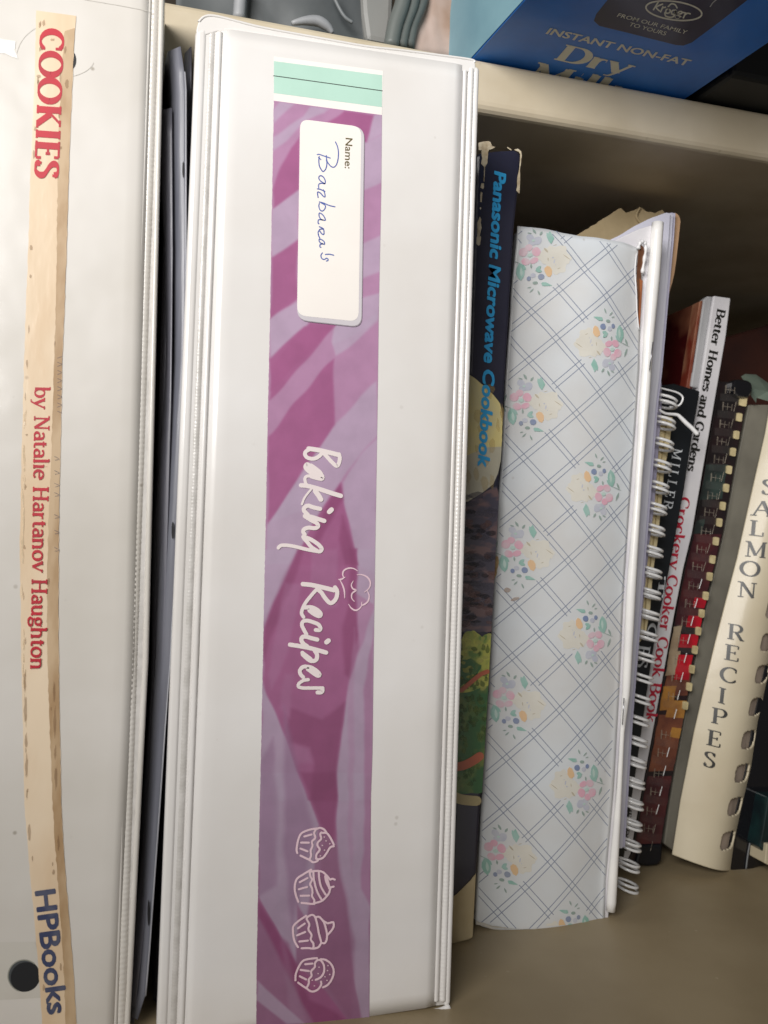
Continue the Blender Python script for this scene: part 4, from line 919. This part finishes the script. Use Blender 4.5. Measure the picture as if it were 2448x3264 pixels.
yb = Thing('booklet', 'slim booklet of yellowed pages behind the white wire coil', 'book', (.21, .083, 0))
creamp = mat('cream_pages', (232, 216, 172), (214, 196, 150), rough=.7, scale=120, stretch=(1, 1, .1))
YL = [(2100, 1330), (2070, 1640), (2045, 1800), (2040, 1960), (2018, 2040)]
slab('page_block', [(2104, 1322), (2145, 1330), (2135, 1420), (2118, 1500), (2110, 1600), (2098, 1720), (2082, 1830), (2074, 1940), (2060, 2020), (2040, 2048), (1990, 2050), (2030, 1700)], Plane((0, .083, 0)), 0, .003, creamp, yb, .0004)
link('page_fold', tube([Plane((0, .0826, 0)).pt(x, y) for x, y in smooth([(2126, 1340), (2104, 1500), (2086, 1700), (2062, 1880), (2052, 2030)], 4)], .0003, 6), mat('fold_line', (176, 156, 112), rough=.8), yb, smooth=True)

# black book behind the coil
bk = Thing('book', 'black book with white capital lettering half hidden behind the white wire coil', 'book', (.22, .087, 0))
blackc = mat('black_cover', (26, 30, 34), (20, 23, 27), rough=.35, scale=40, coat=.25)
KP = Plane((0, .087, 0))
BHL = [(2240, 1180), (2229, 1244), (2204, 1388), (2178, 1560), (2153, 1700), (2130, 1820), (2100, 1962), (2074, 2106), (2045, 2309), (2027, 2445), (2008, 2568), (1990, 2712)]
slab('spine', [(2096, 1236), (2110, 1227), (2150, 1222), (2204, 1238), (2233, 1246)]+[(x+4, y) for x, y in BHL[2:]]+[(1985, 2765), (1900, 2765), (1960, 2200), (2040, 1700)], KP, 0, .16, blackc, bk, .0008)
silver = mat('silver_ink', (206, 210, 214), rough=.35)
serif('title_lettering', 'MILLER', KP, .0002, silver, bk, (2147, 1426), (2113, 1620), (27, 6), thick=6, thin=3.2, track=22)
serif('title_lettering', 'T', KP, .0002, silver, bk, (2103, 1836), (2094, 1904), (18, 2), thick=7, thin=5)
serif('title_lettering', 'C', KP, .0002, silver, bk, (2068, 1985), (2060, 2032), (26, 4), thick=9, thin=4)
serif('title_lettering', 'PS', KP, .0002, silver, bk, (2038, 2055), (2026, 2125), (34, 5), thick=9, thin=4, track=20)

# ================================================================== SLOW COOKER BOOK
bh = Thing('cookbook', 'slim cookbook leaning right, white spine with black and red serif title, dark red picture cover', 'book', (.25, .092, 0))
HP_ = Plane((0, .092, 0))
whitec = mat('white_cover', (214, 212, 214), (202, 200, 204), rough=.35, scale=50, coat=.25)
BHR = [(2334, 956), (2315, 1070), (2291, 1207), (2270, 1340), (2244, 1497), (2225, 1600), (2207, 1700), (2180, 1810), (2150, 1962), (2118, 2140), (2084, 2323), (2059, 2459), (2034, 2589), (2012, 2720)]
BHL2 = [(2276, 942), (2256, 1070), (2229, 1244)]+BHL[2:]
slab('spine', [(2276, 942), (2330, 950)]+BHR[1:]+[(2000, 2745), (1986, 2735)]+BHL2[::-1][:-1], HP_, 0, .17, whitec, bh, .0006)
greyc = mat('grey_side', (176, 176, 178), (120, 120, 122), rough=.5, scale=60, stretch=(1, 1, .2))
slab('hinge_edge', [(2247, 952), (2262, 941), (2277, 943), (2256, 1070), (2232, 1236), (2206, 1232), (2226, 1090)], HP_, -.0010, .004, greyc, bh, .0008)
stew = mat('stew_picture', (66, 16, 18), (128, 82, 60), rough=.32, scale=42, coat=.35, ramp=(.45, .66), detail=2)
slab('front_cover', [(2243, 956), (2250, 956), (2210, 1260), (2203, 1260)], HP_, -.0016, 0, stew, bh, .0002, shift=(-.002, .17, 0))
slab('front_cover_strip', [(2238, 958), (2247, 953), (2208, 1240), (2196, 1232)], HP_, -.0020, .006, mat('cover_strip', (178, 140, 108), (120, 50, 36), rough=.35, scale=50, ramp=(.45, .6), stretch=(1, 1, .4)), bh, .0003)
blk_ink = mat('black_print', (34, 34, 30), rough=.4); crimson = mat('crimson_print', (176, 34, 56), rough=.4)
serif('title_lettering', 'Better Homes and Gardens.', HP_, .0002, blk_ink, bh, (2287, 983), (2187, 1508), (25, 6), thick=9.6, thin=4.6)
serif('title_lettering', 'Crockery Cooker Cook Book', HP_, .0002, crimson, bh, (2167, 1583), (2056, 2300), (32, 4), thick=8.4, thin=3.8)
serif('publisher_lettering', 'MEREDITH', HP_, .0002, blk_ink, bh, (2003, 2562), (1982, 2712), (13, 2), thick=8, thin=4)

# ================================================================== CLEAR COMB-BOUND BOOK
cb = Thing('cookbook', 'comb bound cookbook with clear plastic spine over a dark cover of red and gold pictures', 'book', (.25, .1, 0))
QP = Plane((0, .100, 0))
CR = [(2384, 1262), (2352, 1430), (2340, 1500), (2316, 1640), (2304, 1700), (2283, 1790), (2262, 1870), (2240, 1960), (2215, 2090), (2196, 2200), (2178, 2300), (2150, 2440), (2135, 2530), (2110, 2680), (2100, 2755)]
CLx = [(x+3, y) for x, y in BHR[2:]]
darkc = mat('dark_picture_cover', (30, 26, 28), (48, 30, 32), rough=.3, scale=60, coat=.4, ramp=(.4, .7))
slab('cover', [(2296, 1215), (2334, 1218), (2384, 1240)]+CR+[(2060, 2752), (2000, 2745)]+CLx[::-1], QP, 0, .16, darkc, cb, .001)
def band(y0, y1, f0, f1):  # zone of the cover between two heights, f = fraction of its width
    o = []
    n = max(2, int((y1-y0)/15))
    for i in range(n+1):
        y = y0+(y1-y0)*i/n; o.append((interp(CLx, y)+(interp(CR, y)-interp(CLx, y))*f0, y-(f0-.5)*6))
    for i in range(n, -1, -1):
        y = y0+(y1-y0)*i/n; o.append((interp(CLx, y)+(interp(CR, y)-interp(CLx, y))*f1, y+(f1-.5)*6))
    return [(a+random.uniform(-1.5, 1.5), b+random.uniform(-1.5, 1.5)) for a, b in o]
zon = {'teal': [(1478, 1590, .0, .75), (1655, 1700, .02, .3)], 'maroon': [(1700, 1990, .02, .95), (2470, 2700, .05, .95)], 'redz': [(1905, 1936, .55, .97), (1962, 1998, .45, .97), (2020, 2062, .3, .97), (2085, 2165, .35, .9)],
       'sand': [(1995, 2080, .0, .30), (2075, 2150, .0, .42)], 'brown': [(2140, 2215, .05, .95), (2275, 2455, .05, .97)], 'gold': [(2185, 2262, .02, .5), (2230, 2285, .3, .97), (2318, 2350, .6, .97)]}
zc = {'teal': ((52, 66, 62), (40, 44, 44)), 'maroon': ((64, 32, 38), (86, 40, 42)), 'redz': ((196, 26, 44), (150, 26, 40)), 'sand': ((176, 158, 132), (140, 116, 92)), 'brown': ((128, 78, 56), (96, 54, 44)), 'gold': ((184, 132, 62), (140, 92, 48))}
oz = ['teal', 'maroon', 'brown', 'gold', 'sand', 'redz']
for i, k in enumerate(oz): prints_each('cover_picture', [band(*z) for z in zon[k]], QP, .0001+i*.00006, mat(k+'_picture', zc[k][0], zc[k][1], rough=.3, scale=90, coat=.4), cb)
pale = mat('page_glimpse', (214, 198, 152), (186, 170, 126), rough=.7, scale=200)
g3 = lambda *p: zp(1900, 900, 2.7646, p); g4 = lambda *p: zp(1900, 1600, 2.7646, p); g5 = lambda *p: zp(1900, 2300, 2.7646, p)
tabs = g3((1290,1042),(1255,1190),(1230,1345),(1200,1495),(1165,1652),(1140,1812),(1110,1970))+g4((1080,180),(1050,345),(1020,505),(995,655),(960,825),(925,980),(895,1135),(865,1300),(838,1470),(815,1625),(780,1790))+g5((735,190),(680,350),(645,530),(605,690),(580,860),(560,1010))
clearp = mat('clear_plastic_comb', (150, 146, 140), (120, 116, 112), rough=.12, scale=100, coat=.8, alpha=.06)
ribm = mat('plastic_rib', (176, 166, 150), (110, 100, 90), rough=.15, scale=300, coat=.6, alpha=.42)
for i, (x, y) in enumerate(tabs):
    big = 1.35 if i == 0 else 1
    if i < 18: slab('page_glimpse', rrect([(x-8*big, y-14*big), (x+9*big, y-11*big), (x+6*big, y+15*big), (x-10*big, y+12*big)], 4, 2), QP, .0010, .0008, pale, cb)
    # clear finger wrapping the spine
    xa = interp(CLx, y-20)+4; xb = interp(CR, y)-3; pts = []
    for s in range(9):
        t = s/8; pts.append(QP.pt(xa+(xb-xa)*t, y-10+14*t, .0012+.0026*math.sin(math.pi*t)))
    vs = []; hw = .0018
    for p in pts: vs += [p+Vector((0, 0, hw)), p-Vector((0, 0, hw))]
    link('comb_finger', mesh(vs, [(2*a, 2*a+1, 2*a+3, 2*a+2) for a in range(8)]), clearp, cb, smooth=True)
    # small H shaped ribs on the left
    cx, cy = interp(CLx, y-30)+22, y-33
    strokes('comb_rib', [([(cx-8, cy-12), (cx-10, cy+12)], [2.0, 2.0]), ([(cx+6, cy-8), (cx+4, cy+12)], [1.1, 1.1]), ([(cx+20, cy-5), (cx+18, cy+14)], [1.1, 1.1]), ([(cx-8, cy), (cx+19, cy+4)], [1.0, 1.0])], QP, .0030, ribm, cb)
    link('comb_glint', tube([QP.pt(interp(CLx, y)+.55*(xb-xa), y+8, .0036), QP.pt(interp(CLx, y+34)+.55*(xb-xa)-2, y+38, .0036)], .00018, 5), wire if 9 < i < 22 else ribm, cb)
knob = mat('black_gloss', (20, 20, 24), rough=.15, coat=.6)
slab('comb_cap', smooth([(2325, 1222), (2340, 1212), (2372, 1216), (2386, 1232), (2382, 1262), (2362, 1270), (2330, 1262)], 3, True), QP, .003, .012, knob, cb, .001)
slab('bottom_cap', [(2036, 2690), (2108, 2688), (2104, 2740), (2092, 2755), (2060, 2758), (2020, 2752)], QP, .0014, .02, mat('black_base', (18, 20, 26), rough=.4), cb, .001)

# ================================================================== SALMON RECIPES BOOK
sm = Thing('cookbook', 'salmon recipe book with wide cream plastic comb spine and black capitals, leaning right', 'book', (.265, .095, 0))
SP = Plane((0, .093, 0))
SL = [(2400, 1200), (2386, 1290), (2358, 1430), (2340, 1520), (2304, 1720), (2262, 1890), (2215, 2110), (2178, 2320), (2135, 2550), (2117, 2690)]
SM_ = [(2486, 1180), (2452, 1380), (2402, 1600), (2362, 1780), (2320, 1940), (2292, 2050), (2256, 2200), (2225, 2335), (2182, 2553), (2155, 2727)]
SRx = [(2620, 1180), (2560, 1600), (2510, 1880), (2468, 2100), (2424, 2300), (2403, 2445), (2370, 2582), (2348, 2683), (2336, 2775)]
creamc = mat('cream_plastic', (209, 198, 172), (198, 185, 158), rough=.42, scale=20, coat=.15, bump=.0002, bscale=40)
greycv = mat('grey_cover', (128, 124, 112), (104, 100, 90), rough=.55, scale=30)
strip('cover', lambda y: interp(SL, y), lambda y: interp(SM_, y)+12, (1290, 1290), (2690, 2728), Plane((0, .104, 0)), 0, .12, greycv, sm, .0006)
# cream comb: part cylinder with rounded slots
def combx(y, s): return interp(SM_, y)-6+(interp(SRx, y)-interp(SM_, y)+6)*s
NRo, NCo = 430, 96
hole_c = g4((1500,940),(1455,1225),(1410,1505),(1355,1790))+g5((1290,140),(1230,430),(1170,720),(1105,1015))
hole_c = [(2478, 1640), (2460, 1740), (2452, 1840)]+hole_c
hole_d = [(x, y) for x, y in hole_c]
def shell(off0, rng0, rng1, name, m, parent, y0=1200, y1=(2728, 2775), cut=True):
    vs, fs = [], []
    for j in range(NRo+1):
        for i in range(NCo+1):
            s = rng0+(rng1-rng0)*i/NCo; t = j/NRo; yb_ = y1[0]+(y1[1]-y1[0])*s; y = y0+(yb_-y0)*t
            a = R(168-150*s); vs.append(SP.pt(combx(y, s), y, off0+.011*math.sin(a)-.004))
    w = NCo+1
    for j in range(NRo):
        for i in range(NCo):
            s = rng0+(rng1-rng0)*(i+.5)/NCo; t = (j+.5)/NRo; y = y0+(y1[0]+(y1[1]-y1[0])*s-y0)*t; x = combx(y, s)
            if cut and any(abs((x-hx+.2*(y-hy))/31)**4+abs((y-hy)/29)**4 < 1 for hx, hy in hole_c): continue   # binding slots
            fs.append((j*w+i, j*w+i+1, (j+1)*w+i+1, (j+1)*w+i))
    o = link(name, face_front(mesh(vs, fs)), m, parent, smooth=True)
    md = o.modifiers.new('thickness', 'SOLIDIFY'); md.thickness = .0009
    return o
pgm = mat('page_edges', (176, 160, 146), (150, 136, 124), rough=.7, scale=300, stretch=(1, 1, .1))
slab('page_block', [(combx(y, .5), y) for y in range(1300, 2700, 60)]+[(combx(2735, .5), 2740), (combx(2765, .97), 2765)]+[(combx(y, .97), y) for y in range(2720, 1290, -60)], SP, -.0030, .1, pgm, sm)
comb = shell(0, 0, 1.0, 'comb_spine', creamc, sm)
NRo, NCo = 60, 20
shell(-.0021, .5, .985, 'inner_roll', pgm, sm, cut=False)
CombPlane = Plane((0, .093, 0))
class CombSurf:   # lettering lies on the curved comb
    N = Vector((0, -1, 0))
    def pt(s, x, y, off=0.0):
        a0 = interp(SM_, y)-6; w = interp(SRx, y)-a0; ss = (x-a0)/w
        return SP.pt(x, y, off+.011*math.sin(R(168-150*min(max(ss, 0), 1)))-.004)
CS_ = CombSurf()
def upright(ch, cx, cy, h=48, w=38, tilt=-.13):
    serif('comb_letter', ch, CS_, .0005, blk_ink, (sm, comb), (cx-w/2-h*.06, cy+h/2-2), (cx+w/2-h*.06, cy+h/2+4), (h*.14, -h), thick=7.5, thin=3.2)
for ch, cx, cy, w in [('S', 2434, 1553, 26), ('A', 2417, 1620, 40), ('L', 2401, 1683, 30), ('M', 2394, 1750, 46), ('O', 2377, 1811, 42), ('N', 2365, 1878, 42), ('R', 2330, 2012, 36), ('E', 2317, 2077, 32), ('C', 2304, 2146, 38), ('I', 2285, 2212, 18), ('P', 2274, 2277, 34), ('E', 2259, 2347, 32), ('S', 2245, 2414, 27)]:
    upright(ch, cx, cy, 46, w)

# ================================================================== FAR RIGHT BOOKS
b5 = Thing('book', 'glossy black book at the right edge, beside the cream comb spine', 'book', (.275, .085, 0))
BP = Plane((0, .087, 0))
slab('cover', [(x-6, y) for x, y in SRx[1:]]+[(2338, 2781), (2375, 2801), (2440, 2775), (2500, 2760), (2700, 2000), (2700, 1600)], BP, -.0045, .1, knob, b5, .001)
link('cover_glint', tube([BP.pt(x, y, -.004) for x, y in smooth([(2436, 2560), (2420, 2640), (2404, 2720), (2396, 2780)], 4)], .0004, 6), mat('glint_plastic', (120, 122, 124), rough=.2), b5, smooth=True)
b6 = Thing('book', 'dark teal book with a pale edge beyond the black book, bottom right', 'book', (.29, .1, 0))
slab('cover', [(2448, 2540), (2432, 2640), (2420, 2700), (2450, 2735), (2700, 2735), (2700, 2540)], Plane((0, .083, 0)), 0, .05, mat('teal_cover', (24, 52, 52), (18, 30, 34), rough=.3, scale=90, coat=.3), b6, .0006)
slab('pale_edge', [(2444, 2690), (2438, 2752), (2460, 2764), (2560, 2764), (2560, 2690)], Plane((0, .081, 0)), 0, .02, mat('pale_edge', (196, 184, 156), rough=.7), b6, .0004)
b7 = Thing('book', 'dark red-brown book lying back in the shadow behind the comb bound books', 'book', (.34, .2, 0))
slab('cover', [(2290, 1080), (2448, 1035), (2640, 960), (2700, 1500), (2260, 1500)], Plane((0, .19, 0)), 0, .02, mat('brown_cover', (70, 36, 28), (54, 30, 26), rough=.5, scale=30), b7, .002)
fo = Thing('foil_packet', 'crumpled sage green packet folded over the top of the comb bound books', 'packet', (.29, .11, .17))
sage = mat('sage_packet', (126, 140, 126), (100, 114, 104), rough=.4, scale=50, bump=.0005, bscale=60)
vs = [Plane((0, Y, 0)).pt(x, y) for x, y, Y in ((2362, 1200, .112), (2376, 1192, .116), (2410, 1194, .12), (2450, 1222, .118), (2520, 1260, .12), (2446, 1248, .104), (2412, 1268, .102), (2410, 1284, .098), (2394, 1262, .1), (2384, 1236, .1), (2520, 1300, .104))]
link('packet', mesh(vs, [(0,1,9), (1,2,5), (1,5,9), (2,3,5), (3,4,5), (5,4,10), (5,10,6), (9,5,6), (9,6,8), (8,6,7)]), sage, fo)

# ================================================================== UPPER SHELF THINGS
ZP = Plane((0, 0, .3288), (0, 0, -1))
mk = Thing('milk_carton', 'blue dry milk carton lying flat and overhanging the upper shelf', 'carton', (.2, .05, .329))
blue_c = mat('blue_carton', (32, 128, 232), (26, 112, 212), rough=.4, scale=30, coat=.2, bump=.0002, bscale=80)
navy_c = mat('navy_panel', (34, 34, 72), (30, 30, 62), rough=.4, scale=40, coat=.2)
skyb = mat('sky_blue_side', (122, 160, 172), (108, 146, 160), rough=.45, scale=30)
cw = mat('carton_white', (236, 234, 218), (226, 224, 208), rough=.45)
pA, pB, pC, pD = ZP.pt(1514, 177), ZP.pt(1674, 0), ZP.pt(2448, 125), ZP.pt(2193, 308)
uF = (pB-pA).normalized(); wv_ = (pD-pA)
def ext(p, d): return p+uF*d
b_back = .09
cor = [ext(pA, -b_back), ext(pA, .12), ext(pD, .12), ext(pD, -b_back)]
vs = cor+[c+Vector((0, 0, .06)) for c in cor]
link('carton_body', mesh(vs, [(0,1,2,3), (4,7,6,5), (0,4,5,1), (1,5,6,2), (2,6,7,3), (3,7,4,0)]), blue_c, mk)
nrm = Vector((uF.y, -uF.x, 0)); nrm = nrm if nrm.x < 0 else -nrm
sd = [ext(pA, -b_back)+nrm*.0004+Vector((0, 0, .0003)), ext(pA, .12)+nrm*.0004+Vector((0, 0, .0003)), ext(pA, .12)+nrm*.0004+Vector((0, 0, .06)), ext(pA, -b_back)+nrm*.0004+Vector((0, 0, .06))]
link('side_panel', mesh(sd, [(0, 1, 2, 3)]), skyb, mk)
panel_px = [(1960, -30), (1900, 45), (1893, 66), (1910, 82), (2000, 104), (2154, 143), (2178, 145), (2205, 135), (2290, 72), (2382, 0), (2420, -30)]
prints('brand_panel', [panel_px], ZP, .00005, navy_c, mk)
oval = [(2148+89*math.cos(2*math.pi*i/40)-5*math.sin(2*math.pi*i/40), 33+12*math.cos(2*math.pi*i/40)+29*math.sin(2*math.pi*i/40)) for i in range(41)]
strokes('oval_logo', [(oval, [2.6]*41)], ZP, .0001, cw, mk, caps=False)
kr = [[(2098, 6), (2083, 30)], [(2112, 12), (2092, 22), (2102, 34)], [(2113, 20), (2106, 37)], [(2112, 24), (2121, 22)], [(2131, 27), (2124, 30), (2122, 39), (2130, 41), (2137, 34), (2131, 27)],
      [(2153, 31), (2143, 33), (2141, 43), (2149, 44), (2155, 32), (2148, 50), (2136, 54), (2122, 50), (2119, 40)], [(2130, 20), (2140, 11), (2152, 14), (2158, 24)],
      [(2160, 44), (2172, 42), (2173, 36), (2164, 37), (2160, 46), (2170, 52)], [(2186, 40), (2178, 56)], [(2185, 45), (2192, 41), (2200, 43)], [(2176, 38), (2184, 40)]]
strokes('logo_lettering', pen(kr, 2.4, 4), ZP, .0001, cw, mk)
strokes('registered_mark', [(circ(2159, 53, 7.5, 5.5, 14)+[(2166.5, 53)], [.8]*15)], ZP, .0001, cw, mk, caps=False)
sans('slogan_lettering', 'FROM OUR FAMILY', ZP, .0001, cw, mk, (1966, 52), (2186, 108), (8, -11.5), bold=.004)
sans('slogan_lettering', 'TO YOURS', ZP, .0001, cw, mk, (2003, 81), (2120, 112), (8, -11.5), bold=.004)
sans('product_lettering', 'INSTANT NON-FAT', ZP, .0001, cw, mk, (1740, 106), (2190, 209), (16, -19), bold=.006, copies=((-1.2, 0), (1.2, 0), (0, .8)))
serif('product_lettering', 'Dry', ZP, .0001, cw, mk, (1764, 186), (1998, 240), (38, -44), thick=10, thin=4) if 'D' in GL else None
serif('product_lettering', 'Milk', ZP, .0001, cw, mk, (1672, 244), (1964, 310), (40, -46), thick=10, thin=4)
scr = mat('scratch', (200, 200, 200), rough=.6)
strokes('scratch', pen([[(2264, 20), (2272, 8), (2286, -4)], [(2290, -6), (2300, -14)]], 1.6, 3), ZP, .0001, scr, mk)

bx2 = Thing('box', 'near black box right of the blue dry milk carton on the upper shelf', 'box', (.33, .06, .329))
c0 = ZP.pt(2206, 312); c1_ = ZP.pt(2200, 310)
cc = [ZP.pt(2215, 316)-uF*.06, ZP.pt(2215, 316)+uF*.02, ZP.pt(2215, 316)+uF*.02+Vector((.25, .0, 0)), ZP.pt(2215, 316)-uF*.06+Vector((.25, 0, 0))]
vs = cc+[c+Vector((0, 0, .09)) for c in cc]
bevel(link('box_body', mesh(vs, [(0,1,2,3), (4,7,6,5), (0,4,5,1), (1,5,6,2), (2,6,7,3), (3,7,4,0)]), mat('black_box', (22, 28, 34), (16, 20, 24), rough=.5, scale=30), bx2), .002)

def drape(name, poly, Y, m, th, amp=.004, fr=40, nx=30, ny=14, thick=.001, seed=0, lean=0.0):
    """crumpled sheet hanging in a photo quad (TL,TR,BR,BL), with real folds"""
    pl = Plane((0, Y, 0)); vs, fs = [], []
    for j in range(ny+1):
        for i in range(nx+1):
            s, t = i/nx, j/ny
            x = (poly[0][0]*(1-s)+poly[1][0]*s)*(1-t)+(poly[3][0]*(1-s)+poly[2][0]*s)*t
            y = (poly[0][1]*(1-s)+poly[1][1]*s)*(1-t)+(poly[3][1]*(1-s)+poly[2][1]*s)*t
            p = pl.pt(x, y); f = noise.noise(Vector((p.x*fr+seed, p.z*fr*.8, seed)))+.5*abs(noise.noise(Vector((p.x*fr*2.2+p.z*30, seed, p.z*fr))))
            vs.append(p+Vector((0, amp*f+lean*(1-t), 0)))
    w = nx+1
    for j in range(ny):
        for i in range(nx): fs.append((j*w+i, j*w+i+1, (j+1)*w+i+1, (j+1)*w+i))
    o = link(name, face_front(mesh(vs, fs)), m, th, smooth=True)
    md = o.modifiers.new('thickness', 'SOLIDIFY'); md.thickness = thick; md.offset = 1
    return o
pb = Thing('plastic_bag', 'dark grey plastic bag with soft folds on the upper shelf above the white binder', 'bag', (.04, .07, .328))
drape('bag_film', [(560, -260), (1180, -260), (1180, 200), (560, 130)], .066, mat('grey_film', (92, 96, 97), (66, 70, 72), rough=.5, scale=22, ramp=(.35, .6), bump=.0008, bscale=40), pb, amp=.004, fr=30, seed=3)
wf = mat('white_film', (158, 160, 162), (134, 136, 140), rough=.5, bump=.0004, bscale=60)
link('white_fold', tube([Plane((0, .060, 0)).pt(x, y) for x, y in smooth([(772, -60), (766, 0), (762, 60)], 4)], .0024, 8), wf, pb, smooth=True)
link('white_fold', tube([Plane((0, .056, 0)).pt(x, y) for x, y in smooth([(930, 74), (975, 66), (1015, 68), (1045, 86), (1060, 105)], 4)], lambda i: .0008+.0012*math.sin(min(3.1, i*.2)), 8), wf, pb, smooth=True)
link('white_fold', tube([Plane((0, .059, 0)).pt(x, y) for x, y in smooth([(1056, -30), (1078, 20), (1100, 55), (1124, 72)], 4)], .0007, 8), mat('grey_fold', (112, 116, 118), rough=.5), pb, smooth=True)
gb = Thing('tub', 'plain light grey tub side on the upper shelf between the bag and the stained packet', 'tub', (.09, .07, .328))
slab('tub_side', [(1140, -220), (1262, -220), (1252, 60), (1240, 140), (1168, 126), (1156, 40)], Plane((0, .062, 0)), 0, .03, mat('grey_tub', (132, 132, 129), (122, 122, 119), rough=.5, scale=20), gb, .002)
gs = Thing('folded_packet', 'folded grey plastic packet with diagonal ribs on the upper shelf, left of the stained packet', 'packet', (.1, .07, .328))
gm = mat('grey_ribbed', (98, 103, 100), (74, 79, 77), rough=.5, scale=30)
for k, (xa, xb, w) in enumerate(((1285, 1246, .0030), (1318, 1276, .0026), (1345, 1300, .0026))):
    link('rib', tube([Plane((0, .058+.002*k, 0)).pt(x, y) for x, y in smooth([(xa+16, -120), (xa, 0), (xb+14, 80), (xb, 150)], 4)], w, 10), gm, gs, smooth=True)
pp = Thing('stained_packet', 'beige and pink paper packet with rusty stains left of the blue carton', 'packet', (.12, .07, .328))
drape('packet', [(1325, -200), (1600, -200), (1500, 190), (1298, 170)], .064, mat('stained_paper', (176, 156, 146), (138, 104, 76), rough=.6, scale=26, ramp=(.42, .6), bump=.0006, bscale=50), pp, amp=.004, fr=45, seed=7)
